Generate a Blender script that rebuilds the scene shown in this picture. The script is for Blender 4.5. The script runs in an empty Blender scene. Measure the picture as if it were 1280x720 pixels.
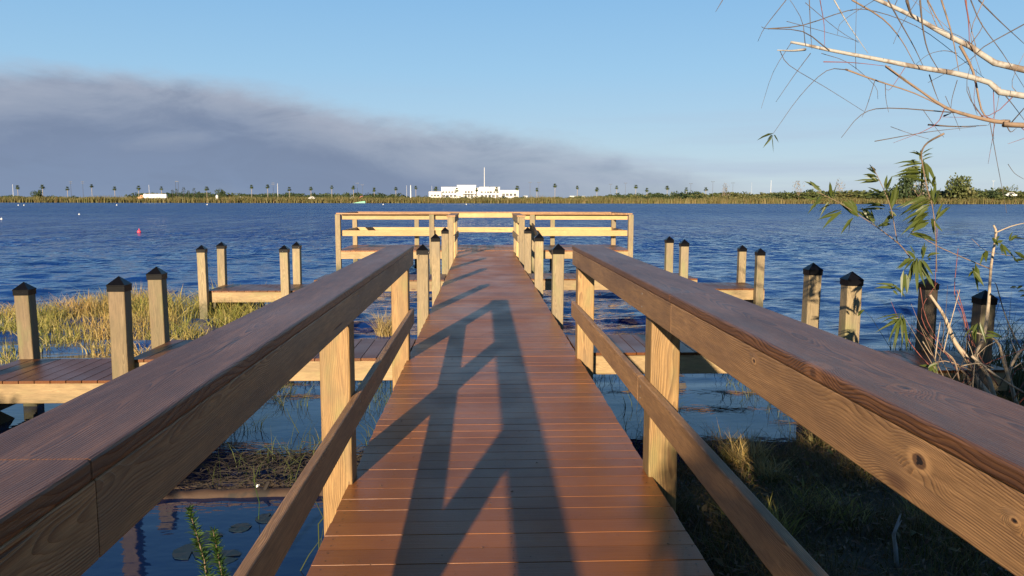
import bpy, math, random
import numpy as np
from mathutils import Vector, Matrix, Euler, noise as mnoise
random.seed(7)
RNG = np.random.default_rng(7)
S = bpy.context.scene
COL = S.collection
R = math.radians

# ------------------------------------------------------------------ camera
FPX = 980.0
CH = 1.5                                   # eye height above the deck
PITCH = R(6.37); YAW = R(2.2); ROLL = R(0.1)
cam_d = bpy.data.cameras.new('camera'); cam = bpy.data.objects.new('camera', cam_d); COL.objects.link(cam)
cam_d.sensor_width = 36; cam_d.lens = 36 * FPX / 1280; cam_d.clip_start = 0.05; cam_d.clip_end = 9000
CM = Matrix.Rotation(-YAW, 4, 'Z') @ Matrix.Rotation(math.pi / 2 - PITCH, 4, 'X') @ Matrix.Rotation(ROLL, 4, 'Z')
cam.matrix_world = Matrix.Translation((0, 0, CH)) @ CM
S.camera = cam
S.render.resolution_x = 1024; S.render.resolution_y = 576
R3 = CM.to_3x3()
def W(px, py, Y):
    "point of the place seen at photo pixel (px, py), Y metres ahead"
    d = R3 @ Vector(((px - 640) / FPX, -(py - 360) / FPX, -1))
    return Vector((0, 0, CH)) + d * (Y / d.y)
def WX(px, Y, z):
    "x of the point at height z, distance Y, seen in photo column px"
    py = 360
    for _ in range(6):
        p = W(px, py, Y); py += (p.z - z) * FPX / Y
    return W(px, py, Y).x

# ------------------------------------------------------------------ light
SUN_EL, SUN_AZ = R(13.5), R(13.5)          # light travels towards +Y, a little to the right
wd = bpy.data.worlds.new('World'); S.world = wd; wd.use_nodes = True
wn = wd.node_tree.nodes; wl = wd.node_tree.links; wn.clear()
def node(nt, typ, inp=None, **kw):
    n = nt.nodes.new(typ)
    for k, v in kw.items(): setattr(n, k, v)
    for k, v in (inp or {}).items():
        s = n.inputs[k]
        if hasattr(v, 'links') and not isinstance(v, (int, float, tuple)): nt.links.new(v, s)
        else: s.default_value = v
    return n
def mth(nt, op, a, b=0.0, c=0.0, clamp=False):
    return node(nt, 'ShaderNodeMath', {0: a, 1: b, 2: c}, operation=op, use_clamp=clamp).outputs[0]
def mixc(nt, f, a, b, bt='MIX'):
    return node(nt, 'ShaderNodeMix', {0: f, 6: a, 7: b}, data_type='RGBA', blend_type=bt).outputs[2]
def ramp(nt, f, stops, interp='LINEAR'):
    n = node(nt, 'ShaderNodeValToRGB', {0: f}); cr = n.color_ramp; cr.interpolation = interp
    while len(cr.elements) < len(stops): cr.elements.new(0.5)
    for e, (p, c) in zip(cr.elements, stops):
        e.position = p; e.color = (c, c, c, 1) if isinstance(c, (int, float)) else (*c, 1)
    return n.outputs[0]
def smooth(nt, v, a, b, lo=0.0, hi=1.0):
    return node(nt, 'ShaderNodeMapRange', {0: v, 1: a, 2: b, 3: lo, 4: hi}, interpolation_type='SMOOTHSTEP').outputs[0]
T = wd.node_tree
sky = node(T, 'ShaderNodeTexSky', sky_type='NISHITA'); sky.sun_disc = False
sky.sun_elevation = SUN_EL; sky.sun_rotation = math.pi + SUN_AZ
sky.altitude = 0; sky.air_density = 1.0; sky.dust_density = 0.3; sky.ozone_density = 2.0
co = node(T, 'ShaderNodeTexCoord').outputs['Generated']
sx = node(T, 'ShaderNodeSeparateXYZ', {0: co})
az = mth(T, 'ARCTAN2', sx.outputs[0], sx.outputs[1]); el = mth(T, 'ARCSINE', sx.outputs[2])
azn = mth(T, 'MULTIPLY_ADD', az, 1 / 3.0, 0.5)
# upper edge of the cloud bank by azimuth (radians of elevation x 4)
edge = ramp(T, azn, [(0.0, 0.42), (0.2, 0.55), (0.324, 0.565), (0.364, 0.591), (0.404, 0.573), (0.428, 0.492), (0.45, 0.442), (0.483, 0.39), (0.516, 0.337), (0.55, 0.276), (0.582, 0.21), (0.617, 0.094), (0.70, 0.02), (1.0, 0.0)], 'LINEAR')
edge = mth(T, 'MULTIPLY', edge, 0.25)
cv = node(T, 'ShaderNodeCombineXYZ', {0: mth(T, 'MULTIPLY', az, 1.0), 1: mth(T, 'MULTIPLY', el, 2.6), 2: 0.0}).outputs[0]
n1 = node(T, 'ShaderNodeTexNoise', {'Vector': cv, 'Scale': 3.4, 'Detail': 7.0, 'Roughness': 0.52, 'Distortion': 0.3}).outputs[0]
n2 = node(T, 'ShaderNodeTexNoise', {'Vector': cv, 'Scale': 14.0, 'Detail': 5.0, 'Roughness': 0.6}).outputs[0]
n3 = node(T, 'ShaderNodeTexNoise', {'Vector': cv, 'Scale': 7.0, 'Detail': 6.0, 'Roughness': 0.58, 'Distortion': 0.6}).outputs[0]
wob = mth(T, 'ADD', mth(T, 'MULTIPLY_ADD', n1, 0.07, -0.035), mth(T, 'MULTIPLY_ADD', n2, 0.036, -0.018))
depth = mth(T, 'SUBTRACT', mth(T, 'ADD', edge, wob), el)
cmask = smooth(T, depth, -0.012, 0.026)
cmask = mth(T, 'MULTIPLY', cmask, smooth(T, edge, 0.004, 0.05))
cmask = mth(T, 'MULTIPLY', cmask, smooth(T, edge, 0.0, 0.12, 0.25, 0.94))
# thin streaks low on the right
st = node(T, 'ShaderNodeTexNoise', {'Vector': node(T, 'ShaderNodeCombineXYZ', {0: az, 1: mth(T, 'MULTIPLY', el, 14.0), 2: 3.0}).outputs[0], 'Scale': 2.6, 'Detail': 5.0}).outputs[0]
smask = mth(T, 'MULTIPLY', smooth(T, st, 0.45, 0.72), smooth(T, el, 0.16, 0.02))
smask = mth(T, 'MULTIPLY', smask, 0.55)
ccol = ramp(T, mth(T, 'ADD', mth(T, 'MULTIPLY', depth, 5.5), mth(T, 'MULTIPLY_ADD', n3, 0.5, -0.25), clamp=True), [(0.0, (3.3, 3.6, 4.4)), (0.2, (2.5, 2.9, 3.8)), (0.48, (1.6, 2.08, 3.2)), (0.75, (1.65, 2.25, 3.5)), (1.0, (2.3, 3.0, 4.2))])
ccol = mixc(T, smooth(T, n3, 0.45, 0.65, 0.0, 0.35), ccol, (1.35, 1.7, 2.6, 1))
skyc = sky.outputs[0]
clear = ramp(T, mth(T, 'MULTIPLY', el, 2 / math.pi, clamp=True), [(0.0, (0.53, 0.65, 0.76)), (0.035, (0.45, 0.62, 0.785)), (0.10, (0.325, 0.575, 0.83)), (0.19, (0.205, 0.465, 0.80)), (0.30, (0.105, 0.30, 0.65)), (0.55, (0.030, 0.115, 0.34)), (1.0, (0.014, 0.058, 0.20))])
clear = node(T, 'ShaderNodeVectorMath', {0: clear, 1: (8.33, 8.33, 8.33)}, operation='MULTIPLY').outputs[0]
gain = mixc(T, 0.85, skyc, clear)
c1 = mixc(T, smask, gain, (3.6, 4.3, 5.6, 1))
c2 = mixc(T, cmask, c1, ccol)
bg = node(T, 'ShaderNodeBackground', {0: c2, 1: 0.0562})
wl.new(bg.outputs[0], node(T, 'ShaderNodeOutputWorld').inputs[0])

sd = bpy.data.lights.new('sun', 'SUN'); sun = bpy.data.objects.new('sun', sd); COL.objects.link(sun)
sd.energy = 5.0; sd.angle = R(0.53); sd.color = (1.0, 0.81, 0.57)
ldir = Vector((math.sin(SUN_AZ) * math.cos(SUN_EL), math.cos(SUN_AZ) * math.cos(SUN_EL), -math.sin(SUN_EL)))
sun.rotation_euler = ldir.to_track_quat('-Z', 'Y').to_euler(); sun.location = (-5, -20, 20)
S.view_settings.view_transform = 'Standard'; S.view_settings.look = 'None'
S.view_settings.exposure = 1.1; S.view_settings.gamma = 1.0

WATER = -0.72

# ------------------------------------------------------------------ materials
MATS = {}
def mat(name):
    m = bpy.data.materials.new(name); m.use_nodes = True; m.node_tree.nodes.clear(); MATS[name] = m
    nt = m.node_tree; b = node(nt, 'ShaderNodeBsdfPrincipled'); o = node(nt, 'ShaderNodeOutputMaterial')
    nt.links.new(b.outputs[0], o.inputs[0]); return m, nt, b
def setin(nt, b, k, v):
    if hasattr(v, 'links') and not isinstance(v, (int, float, tuple)): nt.links.new(v, b.inputs[k])
    else: b.inputs[k].default_value = v
def plain(name, col, rough=0.6, metal=0.0, var=0.25, scale=8.0, bump=0.0, spec=0.5):
    m, nt, b = mat(name)
    oc = node(nt, 'ShaderNodeTexCoord').outputs['Object']
    n = node(nt, 'ShaderNodeTexNoise', {'Vector': oc, 'Scale': scale, 'Detail': 5.0}).outputs[0]
    lo = tuple(c * (1 - var) for c in col); hi = tuple(min(1, c * (1 + var)) for c in col)
    setin(nt, b, 'Base Color', mixc(nt, n, (*lo, 1), (*hi, 1)))
    b.inputs['Roughness'].default_value = rough; b.inputs['Metallic'].default_value = metal
    b.inputs['Specular IOR Level'].default_value = spec
    if bump:
        setin(nt, b, 'Normal', node(nt, 'ShaderNodeBump', {'Strength': 0.6, 'Distance': bump, 'Height': n}).outputs[0])
    return m
def wood(name, light, dark, rough=0.6, ring=120.0, contrast=0.8, stain=(0.1, 0.07, 0.05), stain_amt=0.3, green=0.0, gloss=0.5, relief=0.0012, knots=1.0, knot_at=()):
    "sawn pine: growth rings cut by the plank, knots, fibre and blotchy weathering; grain along local X"
    light, dark, stain = [tuple(c * k_ for c in q) for q, k_ in ((light, .76), (dark, .66), (stain, .70))]
    m, nt, b = mat(name)
    oc = node(nt, 'ShaderNodeTexCoord').outputs['Object']
    rnd = node(nt, 'ShaderNodeObjectInfo').outputs['Random']
    r2 = mth(nt, 'FRACT', mth(nt, 'MULTIPLY', rnd, 17.31)); r3 = mth(nt, 'FRACT', mth(nt, 'MULTIPLY', rnd, 71.7))
    off = node(nt, 'ShaderNodeCombineXYZ', {0: mth(nt, 'MULTIPLY', rnd, 60.0), 1: mth(nt, 'MULTIPLY', r2, 3.0), 2: mth(nt, 'MULTIPLY', r3, 3.0)}).outputs[0]
    v = node(nt, 'ShaderNodeVectorMath', {0: oc, 1: off}, operation='ADD').outputs[0]
    def nz(scl, detail=3.0, rough_=0.5, sc=1.0, dist=0.0):
        mp = node(nt, 'ShaderNodeVectorMath', {0: v, 1: scl}, operation='MULTIPLY').outputs[0]
        return node(nt, 'ShaderNodeTexNoise', {'Vector': mp, 'Scale': sc, 'Detail': detail, 'Roughness': rough_, 'Distortion': dist}).outputs[0]
    s = node(nt, 'ShaderNodeSeparateXYZ', {0: oc})
    a1 = nz((0.9, 0.2, 0.2)); a2 = nz((0.7, 0.2, 0.2), sc=1.0); a3 = nz((1.3, 9.0, 9.0), 5.0, 0.6)
    cy = mth(nt, 'ADD', mth(nt, 'MULTIPLY_ADD', a1, 0.20, -0.10), mth(nt, 'MULTIPLY_ADD', r2, 0.10, -0.05))
    cz = mth(nt, 'ADD', mth(nt, 'MULTIPLY_ADD', a2, 0.16, -0.08), mth(nt, 'MULTIPLY_ADD', r3, 0.12, -0.10))
    dy = mth(nt, 'ADD', s.outputs[1], cy); dz = mth(nt, 'ADD', s.outputs[2], cz)
    rr = mth(nt, 'SQRT', mth(nt, 'ADD', mth(nt, 'MULTIPLY', dy, dy), mth(nt, 'MULTIPLY', dz, dz)))
    rr = mth(nt, 'ADD', rr, mth(nt, 'MULTIPLY', a3, 0.011))
    vm = node(nt, 'ShaderNodeVectorMath', {0: v, 1: (1.7, 5.0, 5.0)}, operation='MULTIPLY').outputs[0]
    vo = node(nt, 'ShaderNodeTexVoronoi', {'Vector': vm, 'Scale': 1.0, 'Randomness': 1.0})
    vsel = mth(nt, 'GREATER_THAN', node(nt, 'ShaderNodeSeparateColor', {0: vo.outputs['Color']}).outputs[0], 0.80)
    kd = vo.outputs['Distance']
    kn = mth(nt, 'MULTIPLY', smooth(nt, kd, 0.34, 0.02), vsel); kc = mth(nt, 'MULTIPLY', smooth(nt, kd, 0.13, 0.05), vsel)
    kn = mth(nt, 'MULTIPLY', kn, knots); kc = mth(nt, 'MULTIPLY', kc, knots)
    kl_all = None
    for (kx, ky, kz, ks) in knot_at:
        dv = node(nt, 'ShaderNodeVectorMath', {0: oc, 1: (kx, ky, kz)}, operation='SUBTRACT').outputs[0]
        dv = node(nt, 'ShaderNodeVectorMath', {0: dv, 1: (0.55, 1.0, 1.0)}, operation='MULTIPLY').outputs[0]
        kl = node(nt, 'ShaderNodeVectorMath', {0: dv}, operation='LENGTH').outputs['Value']
        kl = mth(nt, 'ADD', kl, mth(nt, 'MULTIPLY_ADD', nz((30.0, 40.0, 40.0), 2.0), 0.008, -0.004))
        kq = mth(nt, 'DIVIDE', kl, ks); kl_all = kq if kl_all is None else mth(nt, 'MINIMUM', kl_all, kq)
        kn = mth(nt, 'MAXIMUM', kn, smooth(nt, kl, ks * 4.5, ks * 0.4)); kc = mth(nt, 'MAXIMUM', kc, smooth(nt, kl, ks, ks * 0.75))
    rr = mth(nt, 'ADD', rr, mth(nt, 'MULTIPLY', kn, 0.035))
    vary = mth(nt, 'MULTIPLY_ADD', nz((0.6, 14.0, 14.0), 3.0, 0.6), 1.2, 0.0)
    ph = mth(nt, 'FRACT', mth(nt, 'ADD', mth(nt, 'MULTIPLY', rr, ring), mth(nt, 'MULTIPLY', vary, 0.8)))
    late = mth(nt, 'MULTIPLY', smooth(nt, ph, 0.15, 0.88), smooth(nt, ph, 1.0, 0.93))
    late = mth(nt, 'MULTIPLY', late, smooth(nt, nz((1.5, 22.0, 22.0), 4.0, 0.65), 0.3, 0.62, 0.25, 1.0))
    fib = nz((7.0, 320.0, 320.0), 3.0, 0.7)
    col = mixc(nt, mth(nt, 'MULTIPLY', late, contrast), (*light, 1), (*dark, 1))
    col = mixc(nt, smooth(nt, fib, 0.32, 0.72, 0.0, 0.85), col, mixc(nt, 0.6, col, (*dark, 1)))
    mot = nz((9.0, 60.0, 60.0), 4.0, 0.65)
    col = node(nt, 'ShaderNodeHueSaturation', {'Value': smooth(nt, mot, 0.3, 0.7, 0.84, 1.14), 'Color': col}).outputs[0]
    bl = nz((1.1, 4.0, 4.0), 5.0, 0.6)
    col = mixc(nt, mth(nt, 'MULTIPLY', smooth(nt, bl, 0.42, 0.68), stain_amt), col, (*stain, 1))
    if green:
        gz = nz((2.0, 7.0, 7.0), 4.0)
        col = mixc(nt, mth(nt, 'MULTIPLY', smooth(nt, gz, 0.5, 0.75), green), col, (0.16, 0.19, 0.06, 1))
    if knot_at:
        ring_ = mth(nt, 'MULTIPLY', smooth(nt, kl_all, 1.9, 1.15), smooth(nt, kl_all, 0.8, 1.05))
        col = mixc(nt, mth(nt, 'MULTIPLY', ring_, 0.55), col, (*[min(1, c * 1.35) for c in light], 1))
    col = mixc(nt, mth(nt, 'MULTIPLY', kc, 0.8), col, (0.10, 0.045, 0.02, 1))
    if knot_at: col = mixc(nt, mth(nt, 'MULTIPLY', smooth(nt, mth(nt, 'ADD', kl_all, mth(nt, 'MULTIPLY_ADD', nz((60.0, 25.0, 90.0), 2.0), 1.6, -0.8)), 0.62, 0.42), 0.95), col, (0.008, 0.005, 0.004, 1))
    ck = nz((0.5, 42.0, 42.0), 2.0, 0.4)
    chk = mth(nt, 'MULTIPLY', smooth(nt, ck, 0.70, 0.74), smooth(nt, nz((1.4, 1.0, 1.0)), 0.5, 0.62))
    col = mixc(nt, mth(nt, 'MULTIPLY', chk, 0.8), col, (0.03, 0.018, 0.01, 1))
    if green:
        pz = node(nt, 'ShaderNodeSeparateXYZ', {0: node(nt, 'ShaderNodeNewGeometry').outputs['Position']}).outputs[2]
        pz = mth(nt, 'ADD', pz, mth(nt, 'MULTIPLY_ADD', nz((4.0, 20.0, 20.0), 3.0), 0.3, -0.15))
        col = mixc(nt, smooth(nt, pz, -0.30, -0.60, 0.0, 0.8), col, (0.055, 0.055, 0.022, 1))
    hv = mth(nt, 'MULTIPLY_ADD', rnd, 0.30, 0.85)
    col = node(nt, 'ShaderNodeHueSaturation', {'Value': hv, 'Color': col}).outputs[0]
    setin(nt, b, 'Base Color', col)
    setin(nt, b, 'Roughness', mth(nt, 'MULTIPLY_ADD', bl, 0.25, rough - 0.12))
    b.inputs['Specular IOR Level'].default_value = gloss
    h = mth(nt, 'ADD', mth(nt, 'MULTIPLY', late, 0.5), mth(nt, 'SUBTRACT', mth(nt, 'MULTIPLY', fib, 0.7), mth(nt, 'MULTIPLY', chk, 2.5)))
    setin(nt, b, 'Normal', node(nt, 'ShaderNodeBump', {'Strength': 0.9, 'Distance': relief, 'Height': h}).outputs[0])
    return m
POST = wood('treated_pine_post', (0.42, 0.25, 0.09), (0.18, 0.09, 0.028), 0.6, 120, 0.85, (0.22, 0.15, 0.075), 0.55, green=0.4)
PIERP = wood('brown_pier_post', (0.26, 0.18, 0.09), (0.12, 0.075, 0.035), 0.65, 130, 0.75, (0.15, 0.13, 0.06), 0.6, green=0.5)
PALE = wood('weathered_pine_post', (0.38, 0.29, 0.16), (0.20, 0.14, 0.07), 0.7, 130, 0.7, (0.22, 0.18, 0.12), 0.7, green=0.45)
RAIL = wood('weathered_rail_pine', (0.58, 0.315, 0.125), (0.15, 0.064, 0.022), 0.55, 190, 0.72, (0.23, 0.12, 0.055), 0.55, relief=0.0016)
def ray_x(px, py, x):
    d = R3 @ Vector(((px - 640) / FPX, -(py - 360) / FPX, -1)); return Vector((0, 0, CH)) + d * (x / d.x)
kp = ray_x(1149, 576, 0.865)
RAILK = wood('knotty_rail_pine', (0.58, 0.315, 0.125), (0.15, 0.064, 0.022), 0.55, 190, 0.72, (0.23, 0.12, 0.055), 0.55, relief=0.0016,
             knot_at=[(kp.y - (3.53 - 1.6) / 2, 0.02, kp.z - (1.075 - .1115), 0.016), (kp.y - (3.53 - 1.6) / 2 + .95, 0.02, .03, 0.007), (kp.y - (3.53 - 1.6) / 2 - .28, 0.02, .02, 0.005)])
CAPW = wood('wet_rail_cap_pine', (0.30, 0.130, 0.050), (0.055, 0.022, 0.010), 0.42, 170, 0.8, (0.10, 0.045, 0.024), 0.5, gloss=0.34, relief=0.0018, knots=0.6)
kc_ = ray_x(1021, 450, 0.87); kc2 = ray_x(1098, 470, 0.95)
CAPK = wood('knotty_wet_rail_cap_pine', (0.30, 0.130, 0.050), (0.055, 0.022, 0.010), 0.42, 170, 0.8, (0.10, 0.045, 0.024), 0.5, gloss=0.34, relief=0.0018, knots=0.6,
             knot_at=[(kc_.y - (3.55 - 1.6) / 2, 0.12, 0.0, 0.022), (kc_.y - (3.55 - 1.6) / 2 - .25, 0.03, 0.02, 0.014)])
NEWP = wood('fresh_rail_pine', (0.60, 0.40, 0.16), (0.42, 0.24, 0.08), 0.55, 110, 0.6, (0.40, 0.25, 0.10), 0.3)
BEAM = wood('fascia_pine', (0.44, 0.31, 0.15), (0.28, 0.17, 0.07), 0.65, 110, 0.6, (0.20, 0.14, 0.07), 0.55, green=0.35)
DARKB = wood('wet_and_shaded_wood', (0.10, 0.07, 0.04), (0.04, 0.028, 0.018), 0.6, 90, 0.6, (0.03, 0.03, 0.015), 0.5, green=0.2)  # dark wet timber; on two right posts its darkness stands for shade

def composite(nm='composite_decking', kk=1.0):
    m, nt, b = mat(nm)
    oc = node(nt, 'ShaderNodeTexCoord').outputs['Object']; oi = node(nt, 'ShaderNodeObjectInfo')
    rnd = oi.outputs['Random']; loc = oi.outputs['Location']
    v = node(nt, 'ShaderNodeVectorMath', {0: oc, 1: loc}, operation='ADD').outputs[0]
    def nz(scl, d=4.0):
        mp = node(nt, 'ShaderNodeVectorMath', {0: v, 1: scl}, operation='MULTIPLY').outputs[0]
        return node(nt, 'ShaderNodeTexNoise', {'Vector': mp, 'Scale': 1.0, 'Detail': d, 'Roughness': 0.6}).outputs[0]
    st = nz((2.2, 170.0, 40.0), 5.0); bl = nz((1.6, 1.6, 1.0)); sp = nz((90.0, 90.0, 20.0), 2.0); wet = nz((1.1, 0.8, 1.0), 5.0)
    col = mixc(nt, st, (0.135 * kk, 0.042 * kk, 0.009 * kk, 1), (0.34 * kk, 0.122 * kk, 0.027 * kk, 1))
    col = mixc(nt, mth(nt, 'MULTIPLY', smooth(nt, bl, 0.4, 0.7), 0.45), col, (0.15, 0.055, 0.026, 1))
    col = mixc(nt, smooth(nt, sp, 0.72, 0.78, 0.0, 0.5), col, (0.42, 0.30, 0.20, 1))
    col = node(nt, 'ShaderNodeHueSaturation', {'Value': mth(nt, 'MULTIPLY_ADD', rnd, 0.30, 0.85), 'Color': col}).outputs[0]
    setin(nt, b, 'Base Color', col)
    setin(nt, b, 'Roughness', smooth(nt, wet, 0.3, 0.75, 0.30, 0.50))
    b.inputs['Specular IOR Level'].default_value = 0.26
    h = mth(nt, 'ADD', mth(nt, 'MULTIPLY', st, 1.0), mth(nt, 'MULTIPLY', sp, 0.5))
    setin(nt, b, 'Normal', node(nt, 'ShaderNodeBump', {'Strength': 0.8, 'Distance': 0.0016, 'Height': h}).outputs[0])
    return m
DECK = composite(); DECK2 = composite('shaded_side_decking', 0.42)  # second decking is darkened to carry the side piers' shade and wet
BLACK = plain('black_cap_metal', (0.004, 0.004, 0.005), 0.3, 0.0, 0.3, 30, spec=0.12)
DGREYS = plain('dark_screw_steel', (0.07, 0.05, 0.04), 0.5, 0.5)
STEEL = plain('screw_steel', (0.35, 0.34, 0.32), 0.4, 0.8)

def island(name, cols, rough=0.6, pos_scale=0.0, pos_cols=None, trans=0.35, spec=0.3):
    "foliage: each leaf or blade takes its own shade"
    m, nt, b = mat(name)
    cols = [tuple(c * .72 for c in q) for q in cols]; pos_cols = [tuple(c * .72 for c in q) for q in pos_cols] if pos_cols else None
    g = node(nt, 'ShaderNodeNewGeometry')
    rpi = g.outputs['Random Per Island']
    n = len(cols)
    col = ramp(nt, rpi, [(i / max(1, n - 1), c) for i, c in enumerate(cols)])
    if pos_cols:
        nn = node(nt, 'ShaderNodeTexNoise', {'Vector': g.outputs['Position'], 'Scale': pos_scale, 'Detail': 3.0}).outputs[0]
        col2 = ramp(nt, rpi, [(i / max(1, len(pos_cols) - 1), c) for i, c in enumerate(pos_cols)])
        col = mixc(nt, smooth(nt, nn, 0.44, 0.56), col, col2)
    setin(nt, b, 'Base Color', col); b.inputs['Roughness'].default_value = rough
    b.inputs['Specular IOR Level'].default_value = spec
    if trans:
        tr = node(nt, 'ShaderNodeBsdfTranslucent', {0: col}); mx = node(nt, 'ShaderNodeMixShader', {0: trans})
        nt.links.new(b.outputs[0], mx.inputs[1]); nt.links.new(tr.outputs[0], mx.inputs[2])
        o = [x for x in nt.nodes if x.type == 'OUTPUT_MATERIAL'][0]; nt.links.new(mx.outputs[0], o.inputs[0])
    return m
GR_MARSH = island('marsh_grass_blades', [(0.34, 0.34, 0.06), (0.52, 0.42, 0.12), (0.20, 0.25, 0.04), (0.70, 0.55, 0.22)], pos_scale=0.35,
                  pos_cols=[(0.70, 0.43, 0.13), (0.50, 0.32, 0.09), (0.74, 0.54, 0.24), (0.30, 0.22, 0.06)])
GR_GOLD = island('dry_gold_grass', [(0.60, 0.42, 0.15), (0.48, 0.33, 0.10), (0.66, 0.52, 0.27), (0.36, 0.30, 0.08)])
GR_BANK = island('bank_grass', [(0.07, 0.085, 0.02), (0.15, 0.15, 0.035), (0.26, 0.20, 0.07), (0.34, 0.22, 0.10), (0.07, 0.05, 0.02)], pos_scale=0.9,
                 pos_cols=[(0.16, 0.11, 0.05), (0.10, 0.08, 0.03), (0.24, 0.17, 0.08), (0.08, 0.11, 0.02)])
GR_WEED = island('water_weed', [(0.10, 0.13, 0.04), (0.18, 0.22, 0.05), (0.06, 0.08, 0.03), (0.25, 0.24, 0.10)])
GR_REED = island('far_reed_blades', [(0.24, 0.18, 0.065), (0.19, 0.17, 0.055), (0.15, 0.155, 0.05), (0.27, 0.19, 0.08)], pos_scale=0.02,
                 pos_cols=[(0.15, 0.15, 0.05), (0.21, 0.18, 0.06), (0.12, 0.13, 0.04), (0.26, 0.17, 0.075)], trans=0.2)
GR_DARK = island('dark_reed_blades', [(0.05, 0.07, 0.02), (0.08, 0.09, 0.03), (0.16, 0.12, 0.05)])
LITTER = island('dead_leaf_litter', [(0.16, 0.08, 0.04), (0.24, 0.13, 0.06), (0.10, 0.06, 0.03), (0.30, 0.20, 0.10)], trans=0.1)
LEAFW = island('willow_leaf', [(0.035, 0.06, 0.015), (0.09, 0.14, 0.025), (0.15, 0.19, 0.035), (0.03, 0.045, 0.015), (0.19, 0.20, 0.05)], rough=0.42, trans=0.35, spec=0.45)
LEAFF = island('far_foliage', [(0.07, 0.10, 0.03), (0.10, 0.13, 0.035), (0.14, 0.16, 0.05), (0.05, 0.07, 0.025)], trans=0.15, pos_scale=0.03,
               pos_cols=[(0.09, 0.10, 0.03), (0.15, 0.16, 0.05), (0.20, 0.18, 0.07), (0.07, 0.09, 0.03)])
LEAFD = island('dark_far_foliage', [(0.035, 0.06, 0.022), (0.05, 0.08, 0.03), (0.075, 0.10, 0.035)], trans=0.1)
LEAFG = island('grey_far_twigs', [(0.22, 0.19, 0.15), (0.28, 0.24, 0.19), (0.17, 0.15, 0.11)], trans=0.0)
PALMF = island('palm_frond_green', [(0.05, 0.08, 0.02), (0.09, 0.13, 0.03), (0.13, 0.15, 0.05)], trans=0.15)
PALMT = plain('palm_trunk_bark', (0.30, 0.25, 0.19), 0.9)
SEEDL = island('feathery_seedling_green', [(0.03, 0.08, 0.015), (0.05, 0.12, 0.02), (0.08, 0.14, 0.03)])
LILY = plain('lily_pad_green', (0.012, 0.026, 0.034), 0.4, 0, 0.4, 20, spec=0.2)

def bark(name, c1, c2, scale=40.0, dark=(0.12, 0.09, 0.06)):
    m, nt, b = mat(name)
    oc = node(nt, 'ShaderNodeTexCoord').outputs['Object']
    n = node(nt, 'ShaderNodeTexNoise', {'Vector': oc, 'Scale': scale, 'Detail': 6.0, 'Roughness': 0.65}).outputs[0]
    n2_ = node(nt, 'ShaderNodeTexNoise', {'Vector': oc, 'Scale': scale * 0.25, 'Detail': 4.0}).outputs[0]
    c = mixc(nt, n, (*c1, 1), (*c2, 1)); c = mixc(nt, smooth(nt, n2_, 0.52, 0.66), c, (*dark, 1))
    setin(nt, b, 'Base Color', c); b.inputs['Roughness'].default_value = 0.8
    setin(nt, b, 'Normal', node(nt, 'ShaderNodeBump', {'Strength': 0.7, 'Distance': 0.003, 'Height': n}).outputs[0])
    return m
BARKW = bark('pale_willow_bark', (0.40, 0.385, 0.35), (0.22, 0.20, 0.175), 45, (0.16, 0.12, 0.09))
BARKS = bark('beige_shrub_bark', (0.42, 0.34, 0.24), (0.26, 0.20, 0.14), 40, (0.13, 0.10, 0.07))
BARKD = bark('dark_twig_bark', (0.12, 0.09, 0.07), (0.06, 0.045, 0.035), dark=(0.04, 0.03, 0.025))
BARKM = bark('brown_twig_bark', (0.26, 0.18, 0.12), (0.15, 0.10, 0.065))
LOGB = bark('wet_log_bark', (0.06, 0.03, 0.015), (0.028, 0.015, 0.008), 25, (0.015, 0.01, 0.007))
TWIGD = bark('wet_drift_twig', (0.045, 0.033, 0.024), (0.02, 0.015, 0.011), dark=(0.012, 0.01, 0.008))
BARKR = bark('red_shoot_bark', (0.24, 0.07, 0.05), (0.14, 0.04, 0.03), dark=(0.08, 0.03, 0.02))

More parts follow.
